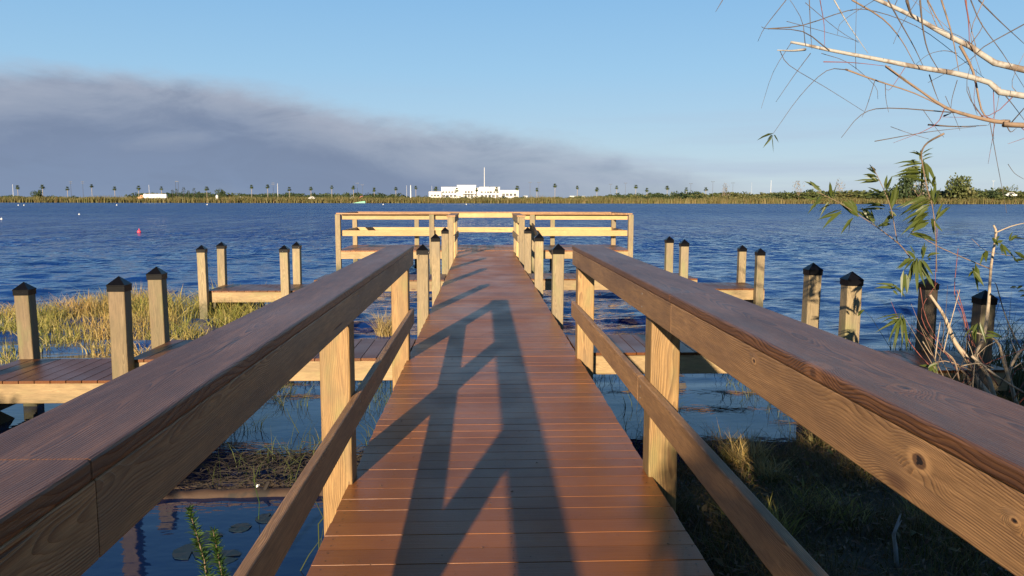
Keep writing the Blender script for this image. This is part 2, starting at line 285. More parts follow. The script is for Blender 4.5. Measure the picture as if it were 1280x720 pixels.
def water_mat():
    m, nt, b = mat('lake_water')
    g = node(nt, 'ShaderNodeNewGeometry').outputs['Position']
    s = node(nt, 'ShaderNodeSeparateXYZ', {0: g}); Y = s.outputs[1]
    def nz(scl, d, sc=1.0, rough=0.5, dist=0.0):
        mp = node(nt, 'ShaderNodeVectorMath', {0: g, 1: scl}, operation='MULTIPLY').outputs[0]
        return node(nt, 'ShaderNodeTexNoise', {'Vector': mp, 'Scale': sc, 'Detail': d, 'Roughness': rough, 'Distortion': dist}, noise_dimensions='3D').outputs[0]
    gust = nz((0.02, 0.05, 0.0), 3.0)
    rip = nz((1.6, 3.8, 0.0), 4.0, dist=0.4)          # wind ripples, crests across the view
    chop = nz((0.55, 1.5, 0.0), 3.0, dist=0.5)
    swell = nz((0.7, 2.0, 0.0), 1.0)
    open_ = mth(nt, 'MULTIPLY', smooth(nt, Y, 8.5, 17.0), smooth(nt, gust, 0.25, 0.7, 0.75, 1.25))
    hr = mth(nt, 'MULTIPLY', mth(nt, 'ADD', mth(nt, 'MULTIPLY', rip, 0.062), mth(nt, 'MULTIPLY', chop, 0.05)), open_)
    hc = mth(nt, 'MULTIPLY', swell, 0.003)
    hf = mth(nt, 'MULTIPLY', nz((5.0, 9.0, 0.0), 2.0), 0.0022)
    # wind waves leaning one way: long faces towards the near shore, short backs
    X = s.outputs[0]; farw = smooth(nt, Y, 16.0, 60.0)
    fleck = nz((0.42, 0.085, 0.0), 6.0, rough=0.72); band = nz((0.012, 0.035, 0.0), 3.0)
    def saw(fx_, fy_, amp_, k_):
        wv = nz((fx_, fy_, 0.0), 3.0, sc=1.0)
        p = mth(nt, 'ADD', mth(nt, 'MULTIPLY', Y, k_), mth(nt, 'MULTIPLY', wv, 4.0)); q = mth(nt, 'FRACT', p)
        tri = mth(nt, 'MINIMUM', q, mth(nt, 'MULTIPLY', mth(nt, 'SUBTRACT', 1.0, q), 6.0))
        return mth(nt, 'MULTIPLY', tri, amp_ / k_)
    sw = mth(nt, 'ADD', saw(0.7, 0.35, 0.20, 1.1), saw(1.3, 0.5, 0.12, 2.3))
    sw = mth(nt, 'MULTIPLY', sw, mth(nt, 'MULTIPLY', farw, mth(nt, 'MULTIPLY', smooth(nt, fleck, 0.35, 0.65, 0.45, 1.5), smooth(nt, band, 0.35, 0.65, 0.8, 1.25))))
    hf = mth(nt, 'ADD', hf, sw)
    h = mth(nt, 'ADD', hr, mth(nt, 'ADD', hc, hf))
    setin(nt, b, 'Normal', node(nt, 'ShaderNodeBump', {'Strength': 1.0, 'Distance': 1.0, 'Height': h}).outputs[0])
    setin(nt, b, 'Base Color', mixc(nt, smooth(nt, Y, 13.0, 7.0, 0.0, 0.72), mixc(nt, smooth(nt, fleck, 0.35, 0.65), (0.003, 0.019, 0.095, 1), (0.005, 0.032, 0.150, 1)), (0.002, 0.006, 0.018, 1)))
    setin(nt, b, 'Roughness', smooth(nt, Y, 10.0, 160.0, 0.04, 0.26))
    b.inputs['IOR'].default_value = 1.333
    return m
WATERM = water_mat()
def ground_mat():
    m, nt, b = mat('ground_soil')
    g = node(nt, 'ShaderNodeNewGeometry').outputs['Position']
    n = node(nt, 'ShaderNodeTexNoise', {'Vector': g, 'Scale': 3.0, 'Detail': 7.0, 'Roughness': 0.65}).outputs[0]
    f = node(nt, 'ShaderNodeTexNoise', {'Vector': g, 'Scale': 0.05, 'Detail': 4.0}).outputs[0]
    near = mixc(nt, n, (0.03, 0.022, 0.014, 1), (0.09, 0.07, 0.035, 1))
    far = mixc(nt, f, (0.16, 0.15, 0.05, 1), (0.24, 0.20, 0.08, 1))
    Y = node(nt, 'ShaderNodeSeparateXYZ', {0: g}).outputs[1]
    setin(nt, b, 'Base Color', mixc(nt, smooth(nt, Y, 100.0, 400.0), near, far)); b.inputs['Roughness'].default_value = 0.95
    setin(nt, b, 'Normal', node(nt, 'ShaderNodeBump', {'Strength': 0.8, 'Distance': 0.03, 'Height': n}).outputs[0])
    return m
SOIL = ground_mat()
WHITE = plain('white_render', (0.60, 0.595, 0.58), 0.6, 0, 0.03, 0.5)
GLASS = plain('dark_window_glass', (0.03, 0.035, 0.045), 0.12, 0, 0.2, 1.0)
GREYM = plain('galvanised_grey', (0.42, 0.43, 0.44), 0.5, 0.2, 0.1)
DGREY = plain('dark_pole_paint', (0.05, 0.055, 0.065), 0.5)
CREAM = plain('pale_pole_concrete', (0.62, 0.61, 0.58), 0.7, 0, 0.06)
ORANGE = plain('orange_cab_paint', (0.60, 0.22, 0.07), 0.4, 0, 0.1, 1)
TYRE = plain('tyre_rubber', (0.02, 0.02, 0.02), 0.8)
REDP = plain('red_paint', (0.62, 0.05, 0.05), 0.4, 0, 0.1)
GREENP = plain('green_tarpaulin', (0.10, 0.36, 0.22), 0.5, 0, 0.15)
PINK = plain('buoy_red_plastic', (0.75, 0.06, 0.09), 0.4, 0, 0.1)
PETAL = plain('white_petal', (0.85, 0.85, 0.80), 0.6, 0, 0.03)

# ------------------------------------------------------------------ object helpers
def tag(o, label=None, cat=None, group=None, kind=None):
    if label: o['label'] = label
    if cat: o['category'] = cat
    if group: o['group'] = group
    if kind: o['kind'] = kind
    return o
def thing(name, label, cat, loc=(0, 0, 0), rz=0.0, group=None):
    o = bpy.data.objects.new(name, None); COL.objects.link(o); o.empty_display_size = 0.2
    o.location = loc; o.rotation_euler = (0, 0, rz)
    return tag(o, label, cat, group)
def mesh(name, verts, faces, m, smoothf=False):
    me = bpy.data.meshes.new(name); me.from_pydata([tuple(v) for v in verts], [], faces); me.materials.append(m)
    if smoothf: me.polygons.foreach_set('use_smooth', [True] * len(faces))
    me.update(); return me
def put(name, me, parent=None, loc=(0, 0, 0), rot=(0, 0, 0), scale=(1, 1, 1)):
    o = bpy.data.objects.new(name, me); COL.objects.link(o); o.parent = parent
    o.location = loc; o.rotation_euler = rot; o.scale = scale; return o
def obj(name, verts, faces, m, parent=None, loc=(0, 0, 0), smoothf=False, rot=(0, 0, 0)):
    return put(name, mesh(name, verts, faces, m, smoothf), parent, loc, rot)
class MB:
    def __init__(s): s.v = []; s.f = []
    def add(s, v, f):
        b = len(s.v); s.v += [tuple(x) for x in v]; s.f += [tuple(i + b for i in q) for q in f]; return s
    def box(s, a, b):
        (x0, y0, z0), (x1, y1, z1) = a, b
        return s.add([(x0, y0, z0), (x1, y0, z0), (x1, y1, z0), (x0, y1, z0), (x0, y0, z1), (x1, y0, z1), (x1, y1, z1), (x0, y1, z1)],
                     [(0, 3, 2, 1), (4, 5, 6, 7), (0, 1, 5, 4), (1, 2, 6, 5), (2, 3, 7, 6), (3, 0, 4, 7)])
    def tube(s, pts, rads, n=6, cap=True):
        pts = [Vector(p) for p in pts]; rings = []; up = Vector((0.13, 0.21, 1)).normalized()
        for i, p in enumerate(pts):
            t = (pts[min(i + 1, len(pts) - 1)] - pts[max(i - 1, 0)]).normalized()
            a = t.cross(up)
            if a.length < 0.05: a = t.cross(Vector((1, 0, 0)))
            a.normalize(); bb = t.cross(a)
            rings.append([p + (a * math.cos(q) + bb * math.sin(q)) * rads[i] for q in [2 * math.pi * k / n for k in range(n)]])
        v = [x for r in rings for x in r]; f = []
        for i in range(len(pts) - 1):
            for k in range(n):
                k2 = (k + 1) % n; f.append((i * n + k, i * n + k2, (i + 1) * n + k2, (i + 1) * n + k))
        if cap: f += [tuple(range(n))[::-1], tuple((len(pts) - 1) * n + k for k in range(n))]
        return s.add(v, f)
    def make(s, name, m, parent=None, loc=(0, 0, 0), smoothf=False, rot=(0, 0, 0)):
        return obj(name, s.v, s.f, m, parent, loc, smoothf, rot)
BC = {}
def plank_mesh(L, w, t, m, bev=0.006, rough_ends=False):
    "sawn plank along local X, long edges rounded; centred"
    key = (round(L, 3), round(w, 3), round(t, 3), m.name, bev)
    if key in BC: return BC[key]
    hw, ht = w / 2, t / 2; b = min(bev, ht * 0.6)
    sec = [(-hw + b, -ht), (hw - b, -ht), (hw - b * .3, -ht + b * .3), (hw, -ht + b), (hw, ht - b), (hw - b * .3, ht - b * .3), (hw - b, ht), (-hw + b, ht), (-hw + b * .3, ht - b * .3), (-hw, ht - b), (-hw, -ht + b), (-hw + b * .3, -ht + b * .3)]
    n = len(sec); v = []; xs = [-L / 2, -L / 2 + 0.003, L / 2 - 0.003, L / 2]
    for i, x in enumerate(xs):
        k = 0.97 if i in (0, 3) else 1.0
        v += [(x, a * (1 - (1 - k) * .6), c * k) for a, c in sec]
    f = [tuple(range(n))[::-1], tuple(3 * n + k for k in range(n))]
    for i in range(3):
        for k in range(n): f.append((i * n + k, i * n + (k + 1) % n, (i + 1) * n + (k + 1) % n, (i + 1) * n + k))
    me = mesh('plank', v, f, m); BC[key] = me; return me
def plank(name, a, b, w, t, m, parent, roll=0.0, bev=0.006):
    "plank from point a to b; t along its own up, w across"
    a, b = Vector(a), Vector(b); d = b - a
    L = d.length; x = d.normalized(); up = Vector((0, 0, 1)) if abs(x.z) < 0.9 else Vector((0, -1, 0))
    y = up.cross(x).normalized(); z = x.cross(y)
    M = Matrix((x, y, z)).transposed() @ Matrix.Rotation(roll, 3, 'X')
    o = put(name, plank_mesh(L, w, t, m, bev), parent); o.location = (a + b) / 2; o.rotation_euler = M.to_euler()
    return o
def xbox(name, x0, x1, y0, y1, z0, z1, m, parent, axis, bev=0.006):
    "plank given by its extents, grain along axis"
    cx, cy, cz = (x0 + x1) / 2, (y0 + y1) / 2, (z0 + z1) / 2
    if axis == 'X': return plank(name, (x0, cy, cz), (x1, cy, cz), y1 - y0, z1 - z0, m, parent, 0, bev)
    if axis == 'Y': return plank(name, (cx, y0, cz), (cx, y1, cz), x1 - x0, z1 - z0, m, parent, 0, bev)
    return plank(name, (cx, cy, z0), (cx, cy, z1), x1 - x0, y1 - y0, m, parent, 0, bev)
def copy_tree(o, parent=None):
    c = o.copy(); COL.objects.link(c); c.parent = parent
    for ch in o.children: copy_tree(ch, c)
    return c
def cap_mesh(w=0.18):
    h = w / 2; e = 0.012; v = []; 
    for z, s_ in ((-0.050, h), (0.0, h), (0.003, h + e * .3), (0.010, h + e * .3), (0.014, h)): v += [(-s_, -s_, z), (s_, -s_, z), (s_, s_, z), (-s_, s_, z)]
    v.append((0, 0, 0.090)); f = []
    for i in range(4):
        for k in range(4): f.append((i * 4 + k, i * 4 + (k + 1) % 4, i * 4 + 4 + (k + 1) % 4, i * 4 + 4 + k))
    for k in range(4): f.append((16 + k, 16 + (k + 1) % 4, 20))
    return mesh('cap', v, f, BLACK)
CAPM = cap_mesh(0.160)
def dock_post(x, y, ztop, label, zbot=-1.9, m=PALE, w=0.150, group='capped mooring posts along the walkway and side piers', lean=None):
    lean = lean or (random.gauss(0, .005), random.gauss(0, .006))
    t = thing('dock_post', label, 'post', (x, y, zbot), 0, group)
    t.rotation_euler = (lean[0], lean[1], random.uniform(-.03, .03))
    H = ztop - 0.090 - zbot
    plank('post_shaft', (0, 0, 0), (0, 0, H), w, w, m, t, 0, 0.01)
    c = put('post_cap', CAPM, t, (0, 0, H)); return t

# ------------------------------------------------------------------ terrain and water
def shore(x):
    "far edge (Y) of the near bank for each x"
    pts = [(-400, -6), (-12, -1.5), (-2.5, 0.6), (0.6, 1.6), (1.0, 4.6), (1.5, 6.1), (2.6, 6.5), (3.2, 7.1), (4.4, 7.6), (6, 8.6), (9, 11.5), (30, 14), (400, 20)]
    for (a, b), (c, d) in zip(pts, pts[1:]):
        if x <= c: return b + (d - b) * (x - a) / (c - a)
    return 20
def hgt(x, y):
    if y > 300:
        k = min(1, max(0, (y - 592) / 20)); base = -2.2 + (1.6) * k * k * (3 - 2 * k)
        if y > 612: base += min(1.4, (y - 612) * 0.03)
        return base
    d = shore(x) - y + 0.25 * mnoise.noise(Vector((x * 1.3, y * 1.3, 0)))
    k = min(1, max(0, (d + 1.6) / 1.6)); z = -2.2 + 1.50 * (k * k * (3 - 2 * k))
    if d > 0: z += 0.30 * min(1, d / 2.6) ** .8 + 0.05 * mnoise.noise(Vector((x * 2.1, y * 2.1, 1.0)))
    return z
xs = np.unique(np.concatenate([np.linspace(-4000, -60, 22), np.linspace(-60, -4, 18), np.linspace(-4, 10, 90), np.linspace(10, 60, 18), np.linspace(60, 4000, 22)]))
ys = np.unique(np.concatenate([np.linspace(-400, -8, 8), np.linspace(-8, 13, 110), np.linspace(13, 560, 10), np.linspace(560, 680, 26), np.linspace(680, 6000, 12)]))
v = [(x, y, hgt(x, y)) for y in ys for x in xs]; nx = len(xs)
f = [(j * nx + i, j * nx + i + 1, (j + 1) * nx + i + 1, (j + 1) * nx + i) for j in range(len(ys) - 1) for i in range(nx - 1)]
tag(obj('ground', v, f, SOIL, smoothf=True), kind='structure')
wy = np.concatenate([[-300, -60, -15, -4], np.arange(-2, 4, .12), 4 * np.exp(np.arange(0, 1, 1 / 520.0) * math.log(180 / 4.0)), [200, 240, 300, 380, 470, 560, 604]])
wu = np.linspace(-1, 1, 560); W_y = np.repeat(wy[:, None], len(wu), 1); W_x = wu[None] * (0.80 * np.maximum(wy, 4) + 5)[:, None]
dsp = np.maximum(np.gradient(wy)[:, None] * np.ones_like(W_x), (0.80 * np.maximum(wy, 4) + 5)[:, None] * 2 / 560 * .6)
amp = np.clip((W_y - 8.5) / 8.0, 0, 1) ** 1.3; Hh = np.zeros_like(W_x)
for i in range(46):
    lam = 0.24 * (1.7 / 0.24) ** ((i + .5) / 46); th = RNG.normal(0, .42); kk = 2 * math.pi / lam; phs = RNG.uniform(0, 6.28)
    filt = np.clip(lam / (dsp * 2.5) - 1, 0, 1)
    near = 0.035 if lam > .9 else 0.012
    Hh += filt * (near + (1 - near) * amp) * (0.26 * math.sqrt(2 / 46) / kk) * np.sin(kk * (math.sin(th) * W_x + math.cos(th) * W_y) + phs + .8 * np.sin(W_x * .21 + i))
Hh *= (1 + .35 * np.sin(W_x * .11 + 1.3 * np.sin(W_y * .07)) * np.sin(W_y * .19 + .5))
WXf = np.concatenate([np.full((len(wy), 1), -4000.0), W_x, np.full((len(wy), 1), 4000.0)], 1); WYf = np.repeat(wy[:, None], WXf.shape[1], 1); WZf = np.pad(Hh, ((0, 0), (1, 1))) + WATER
nr, nc = WXf.shape; idx = (np.arange(nr - 1)[:, None] * nc + np.arange(nc - 1)[None]).ravel()
wl_ = np.stack([idx, idx + 1, idx + nc + 1, idx + nc], 1).ravel().astype(np.int32)
wme = bpy.data.meshes.new('water'); wme.vertices.add(nr * nc); wme.vertices.foreach_set('co', np.stack([WXf, WYf, WZf], 2).ravel()); wme.loops.add(len(wl_)); wme.loops.foreach_set('vertex_index', wl_)
wme.polygons.add(len(idx)); wme.polygons.foreach_set('loop_start', np.arange(0, len(wl_), 4, dtype=np.int32)); wme.polygons.foreach_set('use_smooth', np.ones(len(idx), bool)); wme.materials.append(WATERM); wme.update(calc_edges=True)
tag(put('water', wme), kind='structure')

# ------------------------------------------------------------------ walkway
DL, DR = -0.71, 0.93                       # deck edges
walk = thing('walkway', 'long reddish brown composite deck walkway running straight out over the lake', 'boardwalk', (0, 0, 0))
PB = 0.145; y = -1.45; rr = random.Random(3)
board = plank_mesh(DR - DL, 0.1420, 0.028, DECK, 0.0022)
WALK_END = 23.55
while y < WALK_END - 0.07:
    o = put('deck_board', board, walk, ((DL + DR) / 2 + rr.uniform(-.004, .004), y, -0.014 + rr.uniform(-.0012, .0012)), (rr.uniform(-.003, .003), 0, rr.uniform(-.0009, .0009)))
    y += PB
yy = -1.5
while yy < 23.5:
    y2 = min(yy + 3.26, 23.52)
    for x in (DL + 0.03, (DL + DR) / 2, DR - 0.07):
        xbox('stringer', x, x + 0.04, yy + .003, y2, -0.225, -0.031, BEAM, walk, 'Y')
    yy = y2
for yb in (0.95, 4.22, 7.49, 10.6, 13.85, 17.1, 20.35):
    xbox('cross_beam', DL - 0.1, DR + 0.1, yb + .09, yb + .13, -0.43, -0.228, BEAM, walk, 'X')

mb = MB(); yk = -1.45
while yk < WALK_END - .07:
    for xx in (DL + .05, (DL + DR) / 2 + .02, DR - .05):
        for dy in (-.035, .035):
            x_ = xx + random.uniform(-.006, .006); y_ = yk + dy + random.uniform(-.004, .004)
            mb.add([(x_ + .0042 * math.cos(q), y_ + .0042 * math.sin(q), .0022) for q in [k * math.pi / 3 for k in range(6)]], [(0, 1, 2, 3, 4, 5)])
    yk += PB
tag(mb.make('deck_screws', DGREYS, walk), kind='stuff')
# scattered specks, leaf crumbs and bird lime on the boards
P, Dd = [], []
for _ in range(420): P.append((random.uniform(DL, DR), random.uniform(1.2, 12) ** 1.0, .003)); Dd.append((random.gauss(0, 1), random.gauss(0, 1), .05))
CRUMB = (P, Dd)
# handrails
def handrail(side, label, xin, xpost, zt, zl, ys_post, joints_c, joints_b, joints_l, yend, capout):
    t = thing('handrail', label, 'handrail', (0, 0, 0), 0, 'timber handrails on the two sides of the walkway')
    sg = side
    pw = 0.158
    for yp in ys_post:
        p = xbox('rail_post', min(xpost, xpost + sg * pw), max(xpost, xpost + sg * pw), yp, yp + pw, -1.9, zt - 0.041, POST, t, 'Z', 0.009)
    x0, x1 = sorted((xin, xpost - sg * 0.0015))
    for i_, (a, b) in enumerate(zip(joints_b, joints_b[1:])):
        xbox('side_board', x0, x1, a + .0015, b - .0015, zt - 0.182, zt - 0.0415, RAILK if side > 0 and i_ == 0 else RAIL, t, 'Y', 0.004)
    for a, b in zip(joints_l, joints_l[1:]):
        xbox('lower_rail', x0, x1, a + .002, b - .002, zl, zl + 0.146, RAIL, t, 'Y', 0.006)
    c0, c1 = sorted((xin - sg * 0.004, capout))
    for i_, (a, b) in enumerate(zip(joints_c, joints_c[1:])):
        xbox('rail_cap', c0, c1, a + .0004, b - .0004, zt - 0.04, zt, CAPK if side > 0 and i_ == 0 else CAPW, t, 'Y', 0.007)
    # screw heads where boards meet posts
    for yp in ys_post:
        for zz in (zl + 0.04, zl + 0.105, zt - 0.075, zt - 0.145):
            mb = MB(); mb.tube([(xin - sg * .0002, yp + .05 + random.uniform(0, .05), zz), (xin - sg * .0025, yp + .05 + random.uniform(0, .0), zz)][:1] + [(xin - sg * .0025, yp + .07, zz)], [.005, .004], 8)
            mb = MB(); mb.tube([(xin + sg * .002, yp + .07, zz), (xin - sg * .0015, yp + .07, zz)], [.0055, .0045], 8)
            mb.make('screw_head', STEEL, t)
    return t
hl = handrail(-1, 'dark capped timber handrail on the left of the walkway, its walkway face in shade', -0.65, -0.69, 1.075, 0.328, (0.82, 4.05, 7.30),
              (-1.6, 1.28, 7.47), (-1.6, 1.30, 7.45), (-1.6, 4.16, 7.47), 7.47, -0.885)
hr_ = handrail(1, 'dark capped timber handrail on the right of the walkway, its walkway face sunlit', 0.865, 0.905, 1.075, 0.385, (0.86, 4.11, 7.34),
               (-1.6, 3.55, 7.47), (-1.6, 3.53, 7.46), (-1.6, 4.25, 7.52), 7.47, 1.135)

# low capped posts along the walkway
lab = ['nearest low capped post on the left edge of the walkway, just past the handrail end', 'second low capped post on the left edge of the walkway, by the second side pier', 'third and farthest low capped post on the left edge of the walkway']
for yp, l in zip((10.38, 13.68, 16.95), lab): dock_post(-0.79, yp, 0.93, l)
lab = ['green streaked low capped post just past the end of the right handrail', 'second low capped post on the right edge of the walkway, by the farther pier', 'third and farthest low capped post on the right edge of the walkway']
for yp, l in zip((10.45, 13.75, 17.0), lab): dock_post(1.0, yp, 0.93, l)

# ------------------------------------------------------------------ side piers
def side_pier(label, sg, y0, wdt, xstep, xend, drop, xa):
    "upper deck from the walkway to xstep, then one step down to a landing that ends at xend"
    t = thing('side_pier', label, 'pier', (xa, y0, 0), 0, 'stepped side piers branching off the walkway')
    def L(x): return x - xa
    def deck(xs_, xe, z, nm):
        n = max(1, round(abs(xe - xs_) / 0.145)); st = (xe - xs_) / n
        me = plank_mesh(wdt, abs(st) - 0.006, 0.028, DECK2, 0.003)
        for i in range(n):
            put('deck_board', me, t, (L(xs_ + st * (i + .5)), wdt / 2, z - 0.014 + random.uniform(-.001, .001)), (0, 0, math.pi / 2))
        a, b = sorted((L(xs_), L(xe)))
        xbox('fascia', a, b, 0.012, 0.052, z - 0.222, z - 0.030, BEAM, t, 'X')
        xbox('fascia', a, b, wdt - 0.052, wdt - 0.012, z - 0.222, z - 0.030, BEAM, t, 'X')
        xbox('end_beam', *sorted((L(xe), L(xe) - sg * 0.04)), 0.055, wdt - 0.055, z - 0.221, z - 0.031, BEAM, t, 'Y')
        for q in (0.33, 0.66): xbox('joist', a + .05, b - .05, wdt * q, wdt * q + .04, z - 0.219, z - 0.031, DARKB, t, 'X')
        return a, b
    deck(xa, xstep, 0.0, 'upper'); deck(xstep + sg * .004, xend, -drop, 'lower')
    for xx in (xstep - sg * 0.1, xend - sg * 0.1):
        xbox('cross_beam', L(xx) - 0.02, L(xx) + 0.02, 0.06, wdt - 0.06, -drop - 0.41, -drop - 0.235, DARKB, t, 'Y')
    # cross braces between the piles
    xx = L(xend) - sg * 0.16
    plank('cross_brace', (xx, 0.0, -drop - 0.25), (xx, wdt, WATER - 0.35), 0.04, 0.14, DARKB, t)
    return t
Y1L, Y1R, Y2L, Y2R = 7.42, 7.62, 14.85, 15.0
xs1 = WX(160, Y1L, 0); xe1 = WX(18, Y1L, -0.2) - 0.55
side_pier('nearer stepped side pier on the left of the walkway, beside the marsh grass', -1, Y1L, 1.05, xs1, xe1, 0.20, DL - 0.012)
xs1r = 3.75; xe1r = 5.35
side_pier('nearer stepped side pier on the right of the walkway, behind the sunlit handrail', 1, Y1R, 1.05, xs1r, xe1r, 0.20, DR + 0.012)
xs2l = WX(392, Y2L, 0); xe2l = WX(257, Y2L, -.2)
side_pier('farther stepped side pier on the left of the walkway, its landing among golden grass', -1, Y2L, 1.15, xs2l, xe2l, 0.20, DL - 0.012)
xs2r = WX(872, Y2R, 0); xe2r = WX(956, Y2R, -.2)
side_pier('farther stepped side pier on the right of the walkway, over open water', 1, Y2R, 1.15, xs2r, xe2r, 0.20, DR + 0.012)
# their posts: (pixel column of the shaft centre, distance, pixel row of the top, label)
PP = [
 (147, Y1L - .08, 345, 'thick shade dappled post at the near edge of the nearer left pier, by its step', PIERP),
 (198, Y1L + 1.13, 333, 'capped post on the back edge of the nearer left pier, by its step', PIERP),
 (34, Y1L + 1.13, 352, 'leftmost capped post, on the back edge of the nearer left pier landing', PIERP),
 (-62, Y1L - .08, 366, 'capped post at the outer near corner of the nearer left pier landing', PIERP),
 (253, Y2L - .08, 306, 'capped post at the outer near corner of the farther left pier, in gold grass', PALE),
 (275, Y2L + 1.23, 302, 'capped post at the outer back corner of the farther left pier', PALE),
 (356, Y2L - .08, 306, 'capped post on the near edge of the farther left landing, towards the walkway', PALE),
 (370, Y2L + 1.23, 302, 'capped post on the back edge of the farther left landing, towards the walkway', PALE),
 (855, Y2R - .08, 299, 'capped post on the near edge of the farther right pier at its step', PALE),
 (837, Y2R + 1.23, 295, 'capped post on the back edge of the farther right pier at its step', PALE),
 (950, Y2R - .08, 310, 'capped post at the outer near corner of the farther right pier landing', PALE),
 (927, Y2R + 1.23, 306, 'capped post at the outer back corner of the farther right pier landing', PALE),
 (1013, Y1R + 1.13, 328, 'pale capped post on the back edge of the nearer right pier at its step', PALE),
 (1063, Y1R - .08, 339, 'half shaded capped post on the near edge of the nearer right pier at its step', PALE),
 (1162, Y1R + 1.13, 346, 'dark shaded capped post behind the hanging willow leaves', DARKB),  # this post and the next: shade put into the wood colour
 (1228, Y1R - .08, 362, 'rightmost capped post, dark and shaded behind the bare willow stems', DARKB)]
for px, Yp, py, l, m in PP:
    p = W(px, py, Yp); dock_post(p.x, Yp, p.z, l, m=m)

# ------------------------------------------------------------------ viewing platform
PX0, PX1, PY0, PY1 = WX(421, 23.75, 0) , WX(790, 23.75, 0), 23.6, 26.75
plat = thing('viewing_platform', 'wide railed viewing platform at the far end of the walkway', 'platform', (0, PY0, 0))
n = round((PX1 - PX0) / 0.145); st = (PX1 - PX0) / n
me = plank_mesh(PY1 - PY0, st - 0.005, 0.028, DECK, 0.003)
for i in range(n): put('deck_board', me, plat, (PX0 + st * (i + .5), (PY1 - PY0) / 2, -0.014 + random.uniform(-.001, .001)), (0, 0, math.pi / 2))
D = PY1 - PY0
xbox('fascia', PX0, DL - .02, 0.01, 0.05, -0.25, -0.03, BEAM, plat, 'X'); xbox('fascia', DR + .02, PX1, 0.01, 0.05, -0.25, -0.03, BEAM, plat, 'X')
xbox('fascia', PX0, PX1, D - .05, D - .01, -0.25, -0.03, BEAM, plat, 'X')
for x in (PX0 + .02, PX1 - .06): xbox('fascia', x, x + .04, .055, D - .055, -0.25, -0.03, BEAM, plat, 'Y')
for k in range(1, 8):
    yq = .05 + (D - .1) * k / 8; xbox('joist', PX0 + .08, PX1 - .08, yq, yq + .04, -0.24, -0.031, DARKB, plat, 'X')
RT = 1.12
pw = 0.15
def ppost(x, y, zt=RT - 0.041, m=PALE): return xbox('rail_post', x - pw / 2, x + pw / 2, y - pw / 2, y + pw / 2, -1.9, zt, m, plat, 'Z', 0.008)
def prun(a, b, inward, lower=True, m=NEWP):
    "cap, upper board and lower board between two plan points; boards on the inward side of the posts"
    ax, ay = a; bx, by = b; ix, iy = inward; ax_ = 'X' if abs(bx - ax) > abs(by - ay) else 'Y'
    def bb(name, off0, off1, z0, z1, mm):
        x0, x1 = sorted((ax, bx)); y0, y1 = sorted((ay, by))
        if ax_ == 'X':
            q0, q1 = sorted((ay + iy * off0, ay + iy * off1)); return xbox(name, x0, x1, q0, q1, z0, z1, mm, plat, 'X')
        q0, q1 = sorted((ax + ix * off0, ax + ix * off1)); return xbox(name, q0, q1, y0, y1, z0, z1, mm, plat, 'Y')
    bb('rail_cap', -0.10, 0.13, RT - 0.04, RT, RAIL)
    bb('upper_rail', pw / 2 + .001, pw / 2 + 0.04, RT - 0.195, RT - 0.042, m)
    if lower: bb('lower_rail', pw / 2 + .001, pw / 2 + 0.04, 0.43, 0.60, m)
gy = 0.07; bk = D - 0.07; lx = PX0 + .07; rx = PX1 - .07; il, ir = DL - .10, DR + .10
for x in (lx, (lx + il) / 2 + 1.05, il): ppost(x, gy)
for x in (rx, (rx + ir) / 2 - 1.25, ir): ppost(x, gy)
for x in (lx + .02, -2.2, -1.0, 1.2, 2.4, rx - .02): ppost(x, bk)
# front rails (boards on the walkway-facing side so the sun catches them), back rail, side rails, short returns along the walkway
prun((lx + .085, gy), (il - .08, gy), (0, 1)); prun((ir + .08, gy), (rx - .085, gy), (0, 1))
prun((lx, bk), (0.1, bk), (0, -1)); prun((0.103, bk), (rx, bk), (0, -1))
prun((lx, gy + .24), (lx, bk - .15), (1, 0)); prun((rx, gy + .24), (rx, bk - .15), (-1, 0))
for x, s_ in ((il, 1), (ir, -1)):
    for yy in (20.3 - PY0, 22.0 - PY0): ppost(x, yy, RT - 0.041, NEWP if yy > -2 else PALE)
    prun((x, 20.2 - PY0), (x, gy - .1), (s_, 0), lower=True, m=PALE)
plank('brace_board', (ir + .48, gy - .12, 0.76), (ir + .42, 20.1 - PY0, 0.56), 0.04, 0.14, DARKB, plat)

